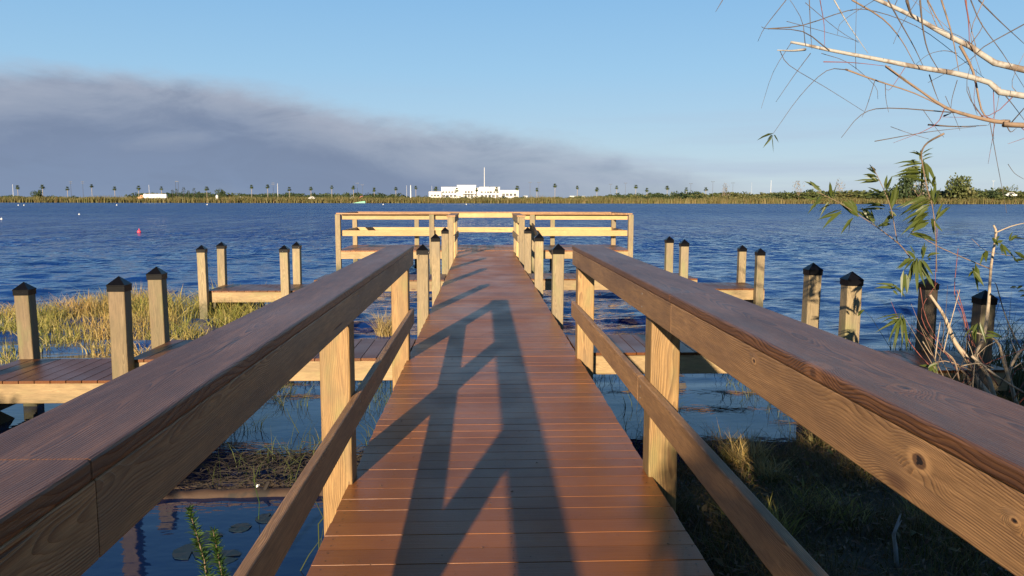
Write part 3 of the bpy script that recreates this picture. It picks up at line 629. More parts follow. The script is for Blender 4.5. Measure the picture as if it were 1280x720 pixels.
# ------------------------------------------------------------------ vegetation builders
def blades(name, bases, h, w, lean, m, segs=2, parent=None):
    "curved grass blades; arrays of base points, heights, widths and lean amounts"
    n = len(bases); bases = np.asarray(bases, float); h = np.broadcast_to(h, n); w = np.broadcast_to(w, n); lean = np.broadcast_to(lean, n)
    ang = RNG.uniform(0, 2 * np.pi, n); fa = RNG.uniform(0, 2 * np.pi, n)
    side = np.stack([np.cos(fa), np.sin(fa), np.zeros(n)], 1); dr = np.stack([np.cos(ang), np.sin(ang), np.zeros(n)], 1)
    nv = 2 * segs + 1; V = np.zeros((n, nv, 3)); 
    for i in range(segs + 1):
        t = i / segs
        c = bases + dr * (lean * h * t ** 2)[:, None] + np.array([0, 0, 1]) * (h * (t - 0.35 * np.minimum(lean, 1.4) * t ** 2 * .6))[:, None]
        if i < segs:
            V[:, 2 * i] = c - side * (w * (1 - t * .6) / 2)[:, None]; V[:, 2 * i + 1] = c + side * (w * (1 - t * .6) / 2)[:, None]
        else: V[:, 2 * segs] = c
    F = []
    base = (np.arange(n) * nv)
    loops = []; 
    pat = []
    for i in range(segs - 1): pat.append([2 * i, 2 * i + 1, 2 * i + 3, 2 * i + 2])
    flat = sum(pat, []) + [2 * segs - 2, 2 * segs - 1, 2 * segs]
    sizes = [4] * len(pat) + [3]
    L = (base[:, None] + np.array(flat)[None]).ravel().astype(np.int32)
    st_ = np.cumsum([0] + sizes[:-1]); tot = sum(sizes)
    starts = (np.arange(n)[:, None] * tot + st_[None]).ravel().astype(np.int32)
    me = bpy.data.meshes.new(name); me.vertices.add(n * nv); me.vertices.foreach_set('co', V.ravel())
    me.loops.add(len(L)); me.loops.foreach_set('vertex_index', L)
    me.polygons.add(len(starts)); me.polygons.foreach_set('loop_start', starts)
    me.materials.append(m); me.update(calc_edges=True); me.validate()
    return put(name, me, parent)
def leaves_arr(P, D, Lh, Wd, bend=0.25, face=None):
    "lance-shaped leaves: base points, directions, lengths, widths -> verts, faces"
    V = []; F = []
    for p, d, l, w in zip(P, D, Lh, Wd):
        p = Vector(p); d = Vector(d).normalized(); s_ = d.cross(Vector((random.gauss(0, .6), random.gauss(0, .6), 1)) if face is None else Vector(face) + Vector((random.gauss(0, .5), 0, random.gauss(0, .5)))).normalized()
        nrm = s_.cross(d); b = len(V); k = random.uniform(-bend, bend)
        for t, ww in ((0.0, .12), (0.3, 1.0), (0.65, .75)):
            c = p + d * (l * t) + nrm * (k * l * t * t) + Vector((0, 0, -0.2 * l * t * t))
            V.append(tuple(c - s_ * (w * ww / 2) + nrm * (w * ww * .15))); V.append(tuple(c)); V.append(tuple(c + s_ * (w * ww / 2) + nrm * (w * ww * .15)))
        V.append(tuple(p + d * l + nrm * (k * l) + Vector((0, 0, -0.2 * l))))
        for i in (0, 3): F += [(b + i, b + i + 1, b + i + 4, b + i + 3), (b + i + 1, b + i + 2, b + i + 5, b + i + 4)]
        F += [(b + 6, b + 7, b + 9), (b + 7, b + 8, b + 9)]
    return V, F

V, F = leaves_arr(CRUMB[0], CRUMB[1], [random.uniform(.004, .018) for _ in CRUMB[0]], [random.uniform(.003, .007) for _ in CRUMB[0]], .1)
tag(obj('leaf_crumbs', V, F, LITTER), kind='stuff')
def water_pt(px, py, z=WATER):
    ray = R3 @ Vector(((px - 640) / FPX, -(py - 360) / FPX, -1)); return Vector((0, 0, CH)) + ray * ((z - CH) / ray.z)
# marsh grass, left
def in_marsh(x, y):
    fr = 10.9 + max(0, (x + 4.6)) * 1.0; bk_ = 15.2 + (1.8 if x > -8.2 else 0.0) + 0.6 * mnoise.noise(Vector((x * .8, 5, 0)))
    return fr < y < bk_ and -14 < x < -3.3 and not (y > 14.3 and x > -4.6)
pts = []; hh = []
while len(pts) < 11000:
    x = random.uniform(-14, -3.3); y = random.uniform(10.4, 17.3)
    if not in_marsh(x, y + .5 * mnoise.noise(Vector((x * 1.5, y * .3, 0)))): continue
    d = mnoise.noise(Vector((x * 1.1, y * 1.1, 3.0)))
    if d < (0.0 if y < 12.6 else -0.12): continue
    if y < 12.4 and random.random() < .4: continue
    pts.append((x, y, WATER - .03)); tall = min(1, max(0, (y - 12.2) / 2.2)) * min(1, max(.25, (x + 10.5) / 3))
    hh.append((0.10 + 0.17 * random.random() + tall * (0.26 * random.random() + .08 + .30 * max(0, d))))
tag(blades('marsh_grass', pts, np.array(hh), RNG.uniform(.008, .02, len(pts)), RNG.uniform(.1, 1.1, len(pts)), GR_MARSH, 3), kind='stuff')
def tuft(name, x, y, z, n, h, spread, m, label, cat='grass tuft', group=None, lean=1.0, w=0.008):
    a = RNG.uniform(0, 2 * np.pi, n); r = spread * np.sqrt(RNG.uniform(0, 1, n))
    b = np.stack([r * np.cos(a), r * np.sin(a), np.zeros(n)], 1)
    o = blades(name, b, h * RNG.uniform(.45, 1.0, n), w * RNG.uniform(.6, 1.3, n), RNG.uniform(.15, 1, n) * lean, m, 3)
    o.location = (x, y, z); return tag(o, label, cat, group)
G = 'grass tufts growing out of the water'
q = W(481, 421, 12.75); tuft('grass_tuft', q.x, 12.75, WATER - .02, 260, .55, .14, GR_GOLD, 'golden grass tuft in the water seen through the left handrail', group=G)
q = W(1142, 432, 9.4); tuft('grass_tuft', q.x + .1, 9.4, WATER - .02, 150, .75, .14, GR_GOLD, 'tall thin dry grass tuft standing beside the half shaded post', group=G, lean=.5)
q = W(1068, 440, 8.9); tuft('grass_tuft', 4.35, 8.95, WATER - .02, 120, .62, .12, GR_GOLD, 'dry grass tuft with seed heads just right of the half shaded post', group=G, lean=.6)
# loose weeds in the shallows
pts = []
while len(pts) < 1500:
    x = random.uniform(-3.6, -0.9); y = random.uniform(5.9, 11.5)
    if mnoise.noise(Vector((x * 1.4, y * 1.1, 9.0))) < 0.06: continue
    pts.append((x, y, WATER - .02))
while len(pts) < 2700:
    x = random.uniform(1.2, 5.2); y = random.uniform(6.2, 11.5)
    if mnoise.noise(Vector((x * 1.4, y * 1.1, 19.0))) < 0.05: continue
    pts.append((x, y, WATER - .02))
tag(blades('water_weeds', pts, RNG.uniform(.06, .34, len(pts)), RNG.uniform(.004, .009, len(pts)), RNG.uniform(.2, 1.6, len(pts)), GR_WEED, 3), kind='stuff')
# floating mats of dead stalks
mb = MB()
for _ in range(900):
    k = random.random()
    if k < .5: cx, cy = random.choice([(1.9, 8.9), (2.5, 8.1), (3.4, 7.55), (2.1, 7.0), (3.1, 8.8), (3.9, 7.9)])
    else: cx, cy = random.choice([(-2.6, 9.4), (-2.0, 8.8), (-3.0, 8.4), (-2.4, 7.0)])
    x = cx + random.gauss(0, .28); y = cy + random.gauss(0, .06); a = random.gauss(0, .5); l = random.uniform(.03, .13)
    dx, dy = math.cos(a) * l, math.sin(a) * l; w = random.uniform(.002, .008); z = WATER + random.uniform(.001, .008)
    mb.add([(x - dx, y - dy, z), (x + dx, y + dy, z + .002), (x + dx, y + dy + w, z), (x - dx, y - dy + w, z + .003)], [(0, 1, 2, 3)])
tag(mb.make('floating_debris', LITTER), kind='stuff')

mb = MB()
for _ in range(800):
    x = random.uniform(-2.9, -.95); y = random.uniform(5.85, 6.75); a = random.gauss(0, .9); l = random.uniform(.06, .3); z = WATER + random.uniform(0, .05)
    dx, dy = math.cos(a) * l, math.sin(a) * l * .5; mb.tube([(x, y, z), (x + dx * .5, y + dy * .5, z + random.uniform(-.01, .05)), (x + dx, y + dy, z + random.uniform(-.03, .05))], [.003, .0025, .001], 4, False)
tag(mb.make('drifted_twigs', TWIGD), kind='stuff')
a_ = water_pt(150, 622); b_ = water_pt(425, 616); t = thing('sunken_log', 'long brown half sunken log lying in the water under the left handrail', 'log', (a_ + b_) / 2)
mb = MB(); n_ = 14; mb.tube([(a_ - (a_ + b_) / 2).lerp(b_ - (a_ + b_) / 2, i / (n_ - 1)) + Vector((0, random.uniform(-.01, .01), random.uniform(-.012, .004))) for i in range(n_)], [.055 * random.uniform(.82, 1.15) for i in range(n_)], 10)
mb.make('trunk', LOGB, t, smoothf=True)
for q in (-.7, .25): mb = MB(); mb.tube([(q, 0, .03), (q + .03, .03, .09)], [.018, .013], 7); mb.make('branch_stub', LOGB, t)
# near bank, right
pts = []; hh = []
while len(pts) < 125000:
    x = random.uniform(0.75, 9.0); y = random.uniform(0.8, 11.0)
    s_ = shore(x)
    if y > s_ + 0.1: continue
    d = mnoise.noise(Vector((x * 1.7, y * 1.7, 4.0)))
    if random.random() > 0.9 + d: continue
    if y < 4.2 and x < 1.05: continue
    pts.append((x, y, hgt(x, y) - .015)); e = 1.5 if s_ - y < .5 else 1.0
    hh.append(random.uniform(.05, .17) * (1 + 1.1 * max(0, d)) * e)
tag(blades('bank_grass', pts, np.array(hh), RNG.uniform(.004, .010, len(pts)), RNG.uniform(.3, 1.5, len(pts)), GR_BANK, 2), kind='stuff')
V = []; F = []; P = []; Dd = []
for _ in range(15000):
    x = random.uniform(0.95, 8); y = random.uniform(1.2, 8.5)
    if y > shore(x): continue
    P.append((x, y, hgt(x, y) + random.uniform(.005, .08))); Dd.append((random.gauss(0, 1), random.gauss(0, 1), random.gauss(0, .3)))
V, F = leaves_arr(P, Dd, [random.uniform(.03, .08) for _ in P], [random.uniform(.008, .02) for _ in P])
tag(obj('leaf_litter', V, F, LITTER), kind='stuff')
P, Dd = [], []
for _ in range(3200):
    x = random.uniform(1.05, 7); y = random.uniform(1.2, 8)
    if y > shore(x) - .2 or mnoise.noise(Vector((x * 1.5, y * 1.5, 40.0))) < -.05: continue
    P.append((x, y, hgt(x, y) + random.uniform(.0, .12))); Dd.append((random.gauss(0, 1), random.gauss(0, 1), random.uniform(.1, 1.2)))
V, F = leaves_arr(P, Dd, [random.uniform(.03, .09) for _ in P], [random.uniform(.015, .035) for _ in P])
tag(obj('broadleaf_weeds', V, F, GR_BANK), kind='stuff')
GB = 'grass tufts along the near bank'
for px, py, Yt, n, h, sp, m, l in [
    (935, 602, 6.0, 260, .34, .13, GR_GOLD, 'sunlit straw coloured tuft at the water edge of the bank'),
    (962, 622, 5.6, 150, .26, .10, GR_GOLD, 'small straw tuft behind the lower rail, just right of the sunlit one'),
    (1040, 700, 4.6, 160, .20, .22, GR_MARSH, 'low yellow green tuft in the middle of the shaded bank'),
    (1015, 650, 5.1, 120, .18, .15, GR_MARSH, 'yellow green tuft at the top of the sunlit patch of bank'),
    (925, 668, 4.7, 200, .26, .14, GR_MARSH, 'bright green tuft between the deck edge and the lower right rail'),
    (957, 708, 4.3, 200, .28, .14, GR_MARSH, 'bright green tuft at the foot of the lower right rail'),
    (1165, 668, 4.6, 120, .2, .16, GR_MARSH, 'green tuft under the near end of the right handrail')]:
    d = R3 @ Vector(((px - 640) / FPX, -(py - 360) / FPX, -1)); x = W(px, py, Yt).x
    tuft('grass_tuft', x, Yt, hgt(x, Yt) - .02, n, h, sp, m, l, group=GB)
# dark reeds at the right edge, behind the shrub
pts = [(random.uniform(5.2, 8.6), random.uniform(7.6, 9.9), WATER - .1) for _ in range(2600)]
tag(blades('shaded_reeds', pts, RNG.uniform(.35, 1.35, len(pts)) * RNG.uniform(.5, 1, len(pts)), RNG.uniform(.006, .014, len(pts)), RNG.uniform(.05, .6, len(pts)), GR_DARK, 3), kind='stuff')

# lily pads
def pad_mesh(seed):
    r_ = random.Random(seed); v = [(0, 0, 0.004)]; n = 16
    for i in range(n + 1):
        a = 0.18 + (2 * math.pi - 0.36) * i / n; rr_ = 0.1 * (1 + r_.uniform(-.06, .06)); v.append((math.cos(a) * rr_, math.sin(a) * rr_, r_.uniform(0, .005)))
    v2 = [(x, y, z - .003) for x, y, z in v]; f = []
    for i in range(1, n + 1): f += [(0, i, i + 1), (len(v), len(v) + i + 1, len(v) + i), (i, len(v) + i, len(v) + i + 1, i + 1)]
    return mesh('lily_pad', v + v2, f, LILY)
PM = [pad_mesh(i) for i in range(3)]
k = 0
for px, py in [(262, 672), (300, 660), (335, 648), (240, 690), (280, 697), (360, 655)]:
    dd = (WATER - CH); ray = R3 @ Vector(((px - 640) / FPX, -(py - 360) / FPX, -1)); p = Vector((0, 0, CH)) + ray * (dd / ray.z)
    o = put('lily_pad', PM[k % 3], None, (p.x, p.y, WATER + .003), (0, 0, random.uniform(0, 6.28)), [random.uniform(.7, 1.3)] * 2 + [1])
    tag(o, 'small dull green lily pad floating on the dark water left of the walkway', 'lily pad', 'lily pads on the water by the left handrail'); k += 1

# seedling, flower stalk and dead stick near the walkway
def feathery(px, py, Y, label, top):
    b = W(px, py, Y); b.z = WATER - .1; tp = W(top[0], top[1], Y)
    t = thing('seedling', label, 'plant', b, 0, 'feathery seedlings left of the walkway')
    d = tp - b; mb = MB(); mb.tube([(0, 0, 0), d * .5 + Vector((.02, 0, 0)), d], [.005, .004, .0015], 5); mb.make('stem', BARKM, t)
    P, Dd, Lh, Wd = [], [], [], []
    for i in range(420):
        u = random.uniform(.15, 1) ** .8; P.append(d * u + Vector((.02 * (1 - abs(2 * u - 1)), 0, 0)))
        a = random.uniform(0, 6.28); Dd.append((math.cos(a), math.sin(a), random.uniform(.3, 1.5))); Lh.append(random.uniform(.03, .085) * (1.3 - u * .6)); Wd.append(.007)
    V, F = leaves_arr(P, Dd, Lh, Wd); obj('foliage', V, F, SEEDL, t)
feathery(262, 700, 4.3, 'taller bright green feathery seedling rising from the water by the left rail', (236, 636))
feathery(278, 719, 4.15, 'shorter green and brown feathery seedling beside the taller one', (266, 662))
b = water_pt(322, 650); t = thing('flower_stalk', 'thin stalk with one small white flower above the water', 'flower', b)
tp = W(322, 606, b.y) - b; mb = MB(); mb.tube([(0, 0, -.1), tp * .5 + Vector((.012, 0, 0)), tp + Vector((-.03, 0, .05))], [.003, .0025, .0015], 5); mb.make('stem', SEEDL, t)
for k in range(3):
    a = k * 2.1; V, F = leaves_arr([tp], [(math.cos(a), -.6, math.sin(a))], [.018], [.016]); obj('petal', V, F, PETAL, t)
b = W(1122, 722, 3.9); z0 = hgt(b.x, 3.9); t = thing('dead_stick', 'pale dead stick poking up from the shaded bank', 'stick', (b.x, 3.9, z0))
tp = W(1126, 642, 3.9) - Vector((b.x, 3.9, z0)); md = W(1117, 668, 3.9) - Vector((b.x, 3.9, z0))
mb = MB(); mb.tube([(0.0, 0, -.05), md * .6, md, tp], [.013, .012, .010, .004], 7); mb.make('stick_stem', BARKW, t, smoothf=True)
mb = MB(); mb.tube([md, md + Vector((.05, .02, .07))], [.006, .002], 5); mb.make('side_twig', BARKW, t)
# arching green stalks beside the left deck edge
for i, pl in enumerate([[(398, 655), (410, 640), (402, 622)], [(372, 720), (386, 694), (402, 672)], [(430, 690), (408, 655), (392, 622)], [(385, 705), (398, 700), (404, 660)], [(352, 705), (370, 712), (376, 719)], [(395, 600), (372, 560), (352, 545)], [(384, 560), (362, 520), (358, 510)]]):
    Yb = 4.4 + .15 * i if i < 5 else 7.4; mb = MB(); pp = [W(a, c, Yb) for a, c in pl]; p0 = pp[0].copy(); p0.z = WATER - .05
    pts_ = [p0] + pp; o0 = pts_[0]; mb.tube([p - o0 for p in pts_], [.004, .004, .003, .0012], 5)
    tag(mb.make('grass_stalk', GR_WEED, None, o0), 'thin yellow green stalk arching beside the left edge of the deck', 'grass stalk', 'arching stalks beside the left deck edge')

# ------------------------------------------------------------------ willow: tree with limbs reaching in at top right
def polyline(pl, Y0, Y1, zoom=None):
    "pixel list -> points, depth running from Y0 to Y1"
    out = []; n = len(pl)
    for i, (a, c) in enumerate(pl):
        if zoom: a, c = zoom[0] + a / zoom[2], zoom[1] + c / zoom[2]
        u = i / max(1, n - 1); out.append(W(a, c, Y0 + (Y1 - Y0) * u))
    return out
def smooth_line(P, k=3, jit=0.0):
    "Catmull-Rom resample"
    if len(P) < 3:
        a, b = P; m_ = (a + b) / 2 + Vector([random.gauss(0, jit) for _ in range(3)]) * (a - b).length; return [a, m_, b]
    Q = [P[0] * 2 - P[1]] + P + [P[-1] * 2 - P[-2]]; out = []
    for i in range(1, len(Q) - 2):
        for j in range(k):
            t = j / k; a, b, c, d = Q[i - 1], Q[i], Q[i + 1], Q[i + 2]
            out.append(0.5 * ((2 * b) + (c - a) * t + (2 * a - 5 * b + 4 * c - d) * t * t + (3 * b - a - 3 * c + d) * t ** 3))
    out.append(P[-1]); return out
def limb(name, P, r0, r1, m, parent, n=7, knob=0.0):
    P = smooth_line(P); k = len(P); o0 = Vector(parent.location)
    rad = [(r0 + (r1 - r0) * (i / (k - 1))) * (1 + knob * random.uniform(-1, 1)) for i in range(k)]
    mb = MB(); mb.tube([p - o0 for p in P], rad, n); return mb.make(name, m, parent, smoothf=True)
TB = Vector((6.1, 4.6, hgt(6.1, 4.6) - .1))
tree = thing('willow_tree', 'mostly bare willow reaching pale limbs into the frame at top right', 'tree', TB)
fork = Vector((6.0, 4.75, 2.2))
limb('trunk', [TB, TB + Vector((.1, .05, 1.2)), fork, fork + Vector((-.1, 0, 1.6))], .13, .07, BARKW, tree, 12, .04)
Z7 = (860, 0, 3.0)
L1 = polyline([(1260, 360), (1130, 310), (1000, 275), (850, 250), (700, 220), (540, 190), (440, 168), (385, 158)], 4.9, 5.2, Z7)
limb('limb', [fork + Vector((0, 0, -.2)), (fork + L1[0]) / 2 + Vector((0, 0, -.05))] + L1, .023, .008, BARKW, tree, 9, .07)
L2 = polyline([(1260, 262), (1060, 175), (940, 115), (850, 65), (700, -5), (560, -60)], 5.1, 5.4, Z7)
limb('limb', [fork + Vector((0, 0, .2)), (fork + L2[0]) / 2] + L2, .025, .010, BARKW, tree, 9, .07)
L3 = polyline([(1260, 470), (1200, 458), (1150, 455), (1050, 432), (960, 400), (850, 325), (740, 245)], 4.6, 4.7, Z7)
limb('limb', [fork + Vector((0, 0, -.5)), (fork + L3[0]) / 2 + Vector((0, 0, -.1))] + L3, .022, .004, BARKM, tree, 8, .1)
TW = [ # (points, start radius, material)
 ([(440, 185), (390, 190), (335, 188)], .009, BARKW), ([(1020, 170), (1070, 270), (1100, 410), (1140, 455)], .010, BARKM),
 ([(530, 190), (430, 118), (300, 108), (275, 100)], .004, BARKD), ([(300, 108), (430, 95), (600, 40), (700, 42), (860, 100), (1000, 200), (1110, 292)], .004, BARKD),
 ([(368, 0), (290, 100), (262, 155)], .003, BARKD), ([(130, 0), (103, 45)], .003, BARKD), ([(345, 190), (380, 245), (520, 330), (660, 418)], .0025, BARKD),
 ([(460, 200), (400, 280), (330, 382)], .0025, BARKD), ([(600, 262), (520, 265), (420, 360), (320, 500)], .003, BARKD), ([(590, 260), (700, 300), (850, 350), (980, 410), (1130, 452)], .006, BARKM),
 ([(740, 250), (850, 330), (980, 410)], .004, BARKM), ([(1000, 422), (750, 405), (650, 430), (575, 516)], .004, BARKD), ([(900, 468), (1010, 475), (1120, 470)], .006, BARKD),
 ([(700, 530), (900, 495), (1080, 475)], .003, BARKD), ([(548, 0), (600, 90), (675, 200)], .005, BARKW), ([(495, 0), (510, 90), (512, 170)], .003, BARKR),
 ([(615, 0), (730, 70), (800, 150), (850, 240)], .006, BARKM), ([(750, 0), (800, 90), (850, 180), (885, 255)], .005, BARKD), ([(870, 0), (880, 100), (900, 190), (942, 266)], .006, BARKD),
 ([(898, 0), (930, 60), (960, 112)], .005, BARKM), ([(950, 0), (990, 130), (1015, 265)], .006, BARKM), ([(1040, 0), (1052, 80), (1055, 165)], .005, BARKR),
 ([(1060, 0), (1100, 90), (1180, 200), (1262, 330)], .004, BARKD), ([(1090, 0), (1170, 80), (1262, 165)], .005, BARKD), ([(1262, 90), (1110, 175), (1060, 222), (900, 310)], .004, BARKD),
 ([(1180, 345), (1220, 395), (1262, 452)], .004, BARKD), ([(700, 305), (670, 400), (652, 440)], .0025, BARKD), ([(740, 315), (742, 370), (752, 420)], .0025, BARKD),
 ([(820, 0), (835, 50), (850, 70)], .010, BARKD), ([(508, 232), (620, 235), (760, 250)], .0035, BARKR), ([(1010, 300), (990, 370), (985, 420)], .0025, BARKD),
 ([(965, 360), (1000, 440), (1020, 490)], .002, BARKD), ([(1050, 325), (1065, 380), (1085, 430)], .002, BARKD), ([(440, 10), (560, 110), (640, 160)], .002, BARKD),
 ([(370, 80), (480, 110), (640, 155)], .002, BARKD), ([(500, 200), (600, 235), (700, 320), (712, 372)], .002, BARKD), ([(880, 410), (930, 480), (960, 515)], .002, BARKD),
 ([(905, 280), (925, 340), (940, 378)], .004, BARKM), ([(1010, 200), (960, 190), (900, 205), (850, 245)], .0025, BARKD), ([(760, 475), (830, 500), (905, 522)], .002, BARKD),
 ([(860, 0), (800, 95), (770, 165)], .002, BARKD), ([(700, 0), (620, 50), (570, 90), (560, 130)], .002, BARKD), ([(1150, 465), (1145, 495), (1147, 522)], .003, BARKM),
 ([(1195, 470), (1210, 495), (1232, 480)], .004, BARKD), ([(960, 435), (985, 425)], .006, BARKD), ([(1200, 615), (1225, 650), (1260, 672)], .002, BARKD), ([(455, 0), (460, 120), (465, 185)], .003, BARKD),
 ([(630, 260), (628, 180), (632, 0)], .002, BARKD), ([(1110, 0), (1060, 130), (1100, 280)], .003, BARKM)]
for pl, r0, m in TW:
    Yc = random.uniform(4.75, 5.3); limb('twig', polyline(pl, Yc, Yc + random.uniform(-.15, .15), Z7), r0, max(.0012, r0 * .35), m, tree, 5)
for px, py, n_ in ((345, 120, 3), (448, 162, 2), (1128, 478, 2)): pass
# finer tangle of twigs off the limbs
for LL, cnt in ((L1, 7), (L2, 9), (L3, 6)):
    for _ in range(cnt):
        i = random.randrange(len(LL) - 1); a = LL[i].lerp(LL[i + 1], random.random()); sgn = random.choice((1, 1, -1))
        d = Vector((random.uniform(-.9, .25), random.uniform(-.5, .5), sgn * random.uniform(.35, 1))).normalized(); l = random.uniform(.2, .55)
        b = a + d * l * .5 + Vector([random.gauss(0, .03) for _ in range(3)]); c = a + d * l + Vector((random.uniform(-.12, .05), 0, random.uniform(-.08, .12)))
        r0 = random.uniform(.0018, .0035); limb('twig', [a, b, c], r0, .0009, random.choice((BARKD, BARKD, BARKM, BARKR)), tree, 5)
# hanging leafy shoots from the third limb
def leaf_obj(name, specs, parent, Y, m=LEAFW):
    "leaves given as pixel base, pixel tip; real length from the distance"
    V, F = [], []; o0 = Vector(parent.location)
    for bx, by, tx, ty, wpx in specs:
        a = W(bx, by, Y + random.uniform(-.05, .05)); c = W(tx, ty, Y + random.uniform(-.12, .12)); d = c - a
        v, f = leaves_arr([a - o0 + Vector((0, 0, .0))], [d + Vector((0, 0, .1 * d.length))], [d.length * 1.05], [wpx * .70 * Y / FPX], .12, (0, 1, 0.2))
        b = len(V); V += v; F += [tuple(i + b for i in q) for q in f]
    return obj(name, V, F, m, parent)
limb('hanging_shoot', [W(1180, 167, 4.7), W(1160, 178, 4.8), W(1152, 190, 4.85), W(1153, 205, 4.9), W(1159, 236, 4.95), W(1165, 256, 5.0), W(1169, 287, 5.0), W(1171, 340, 5.0)], .006, .0025, BARKM, tree, 6)
Z2 = (1000, 180, 4.5)
def zl(lst, z):
    lst = lst + [(a + random.uniform(-12, 12), b + random.uniform(-25, 25), c + random.uniform(-45, 45), d + random.uniform(-35, 35), w * .8) for a, b, c, d, w in lst for _r in range(2) if random.random() < .8 and z[2] != 3.0]
    return [(z[0] + a / z[2], z[1] + b / z[2], z[0] + c / z[2], z[1] + d / z[2], w) for a, b, c, d, w in lst]
for spec in zl([(680, 75, 640, 5, 5), (700, 100, 725, 210, 8), (690, 110, 560, 120, 5), (680, 125, 575, 140, 5), (700, 160, 555, 160, 6), (700, 165, 620, 150, 5), (690, 185, 575, 170, 4),
    (700, 215, 600, 170, 5), (715, 215, 640, 190, 4), (745, 240, 762, 160, 6), (755, 330, 760, 195, 8), (750, 325, 735, 240, 5), (725, 285, 580, 335, 8), (740, 330, 565, 365, 8), (725, 340, 640, 395, 8),
    (725, 385, 605, 440, 9), (725, 390, 615, 505, 8), (725, 440, 640, 480, 10), (770, 430, 855, 310, 9), (740, 420, 765, 480, 8), (620, 505, 745, 515, 8), (610, 105, 680, 100, 3), (690, 75, 742, 40, 3)], Z2):
    leaf_obj('leaf', [spec], tree, 5.0)
for spec in zl([(320, 500, 262, 517, 4), (322, 505, 345, 527, 5), (318, 510, 285, 548, 4), (316, 512, 322, 560, 4), (318, 508, 300, 520, 5)], Z7): leaf_obj('leaf', [spec], tree, 5.0)

# ------------------------------------------------------------------ willow shrub on the bank
SB = Vector((4.55, 6.35, hgt(4.55, 6.35) - .05))
shrub = thing('willow_shrub', 'half bare willow shrub with pale broken stems and hanging green leaves at the right edge', 'shrub', SB)
Z8 = (1080, 280, 3.273)
SH = [([(530, 720), (470, 650), (420, 550), (370, 480), (330, 380), (270, 290)], .033, .014, BARKS, 6.2), ([(545, 740), (500, 610), (455, 540), (490, 460), (510, 320), (520, 170), (540, 40), (530, 5)], .024, .010, BARKS, 6.3),
 ([(540, 35), (600, 10), (660, -5)], .007, .004, BARKS, 6.3), ([(515, 183), (400, 135), (300, 90), (195, 30)], .006, .003, BARKM, 6.3), ([(640, 800), (610, 690), (570, 560), (540, 475), (440, 440)], .024, .007, BARKS, 6.4),
 ([(610, 690), (595, 600), (640, 520), (700, 460)], .018, .012, BARKS, 6.4), ([(440, 540), (540, 620), (655, 690), (720, 730)], .012, .009, BARKS, 6.1), ([(640, 510), (580, 380), (545, 260), (535, 240)], .008, .004, BARKS, 6.5),
 ([(325, 525), (350, 420), (392, 268)], .006, .004, BARKS, 6.2), ([(290, 560), (300, 480), (312, 400)], .006, .004, BARKS, 6.1), ([(230, 260), (260, 400), (380, 600)], .004, .003, BARKR, 6.2),
 ([(300, 480), (260, 440), (235, 350), (300, 240)], .004, .0025, BARKR, 6.3), ([(430, 480), (400, 350), (370, 280), (385, 100)], .006, .003, BARKR, 6.2), ([(440, 600), (330, 560), (240, 590)], .006, .004, BARKM, 6.1),
 ([(390, 640), (370, 560), (330, 520)], .008, .006, BARKM, 6.0), ([(300, 0), (296, 100), (290, 280)], .003, .002, BARKR, 6.2), ([(600, 130), (500, 110), (440, 60)], .003, .002, BARKM, 6.2),
 ([(400, 580), (470, 570), (530, 590)], .006, .004, BARKS, 6.0), ([(450, 760), (430, 640), (400, 600), (350, 540)], .016, .008, BARKM, 6.2), ([(610, 590), (655, 560), (700, 545)], .006, .004, BARKS, 6.3),
 ([(380, 270), (420, 400), (460, 560)], .004, .003, BARKR, 6.4), ([(240, 480), (265, 520), (280, 540)], .005, .004, BARKS, 6.0), ([(480, 560), (520, 430), (560, 300)], .003, .002, BARKD, 6.4)]
for pl, r0, r1, m, Yc in SH: limb('stem', polyline(pl, Yc, Yc + random.uniform(-.1, .15), Z8), r0 * .8, r1 * .8, m, shrub, 7, .10)
limb('stem', polyline([(620, 640), (560, 565), (430, 465), (330, 400), (220, 330), (100, 270)], 6.1, 5.9, Z2), .005, .002, BARKM, shrub, 5)
limb('stem', polyline([(560, 565), (545, 540), (520, 400), (490, 300), (430, 170), (405, 125)], 6.0, 5.9, Z2), .004, .002, BARKM, shrub, 5)
for spec in zl([(110, 265, 50, 195, 7), (175, 300, 168, 195, 6), (130, 295, 50, 375, 6), (180, 340, 110, 365, 6), (230, 370, 130, 410, 7), (235, 375, 135, 455, 7), (330, 410, 215, 310, 12), (325, 400, 255, 310, 8),
    (300, 415, 235, 490, 8), (415, 440, 345, 335, 10), (412, 445, 370, 350, 7), (120, 300, 40, 315, 4), (440, 190, 350, 155, 5), (440, 210, 340, 210, 5), (430, 170, 380, 125, 4), (425, 160, 402, 120, 4), (480, 265, 520, 165, 7),
    (480, 285, 385, 280, 9), (485, 300, 400, 262, 7), (470, 285, 380, 240, 5), (510, 365, 540, 220, 9), (520, 345, 505, 250, 8), (480, 350, 370, 335, 6), (500, 380, 540, 400, 7), (520, 400, 470, 450, 7), (510, 450, 430, 455, 7), (430, 465, 440, 440, 6),
    (620, 640, 565, 690, 8), (640, 650, 590, 700, 8), (660, 640, 640, 720, 8), (690, 640, 685, 560, 6), (680, 650, 700, 740, 9), (650, 640, 600, 590, 7), (720, 640, 745, 610, 7), (660, 650, 690, 780, 9), (680, 660, 720, 760, 8), (640, 660, 620, 760, 6),
    (1180, 545, 1235, 505, 8), (1200, 600, 1260, 640, 8), (1130, 560, 1160, 620, 6), (1200, 640, 1235, 660, 7), (1050, 600, 1045, 650, 8), (1105, 550, 1120, 510, 8), (975, 690, 990, 740, 7)], Z2): leaf_obj('leaf', [spec], shrub, 6.0)
Z3 = (1060, 320, 4.0)
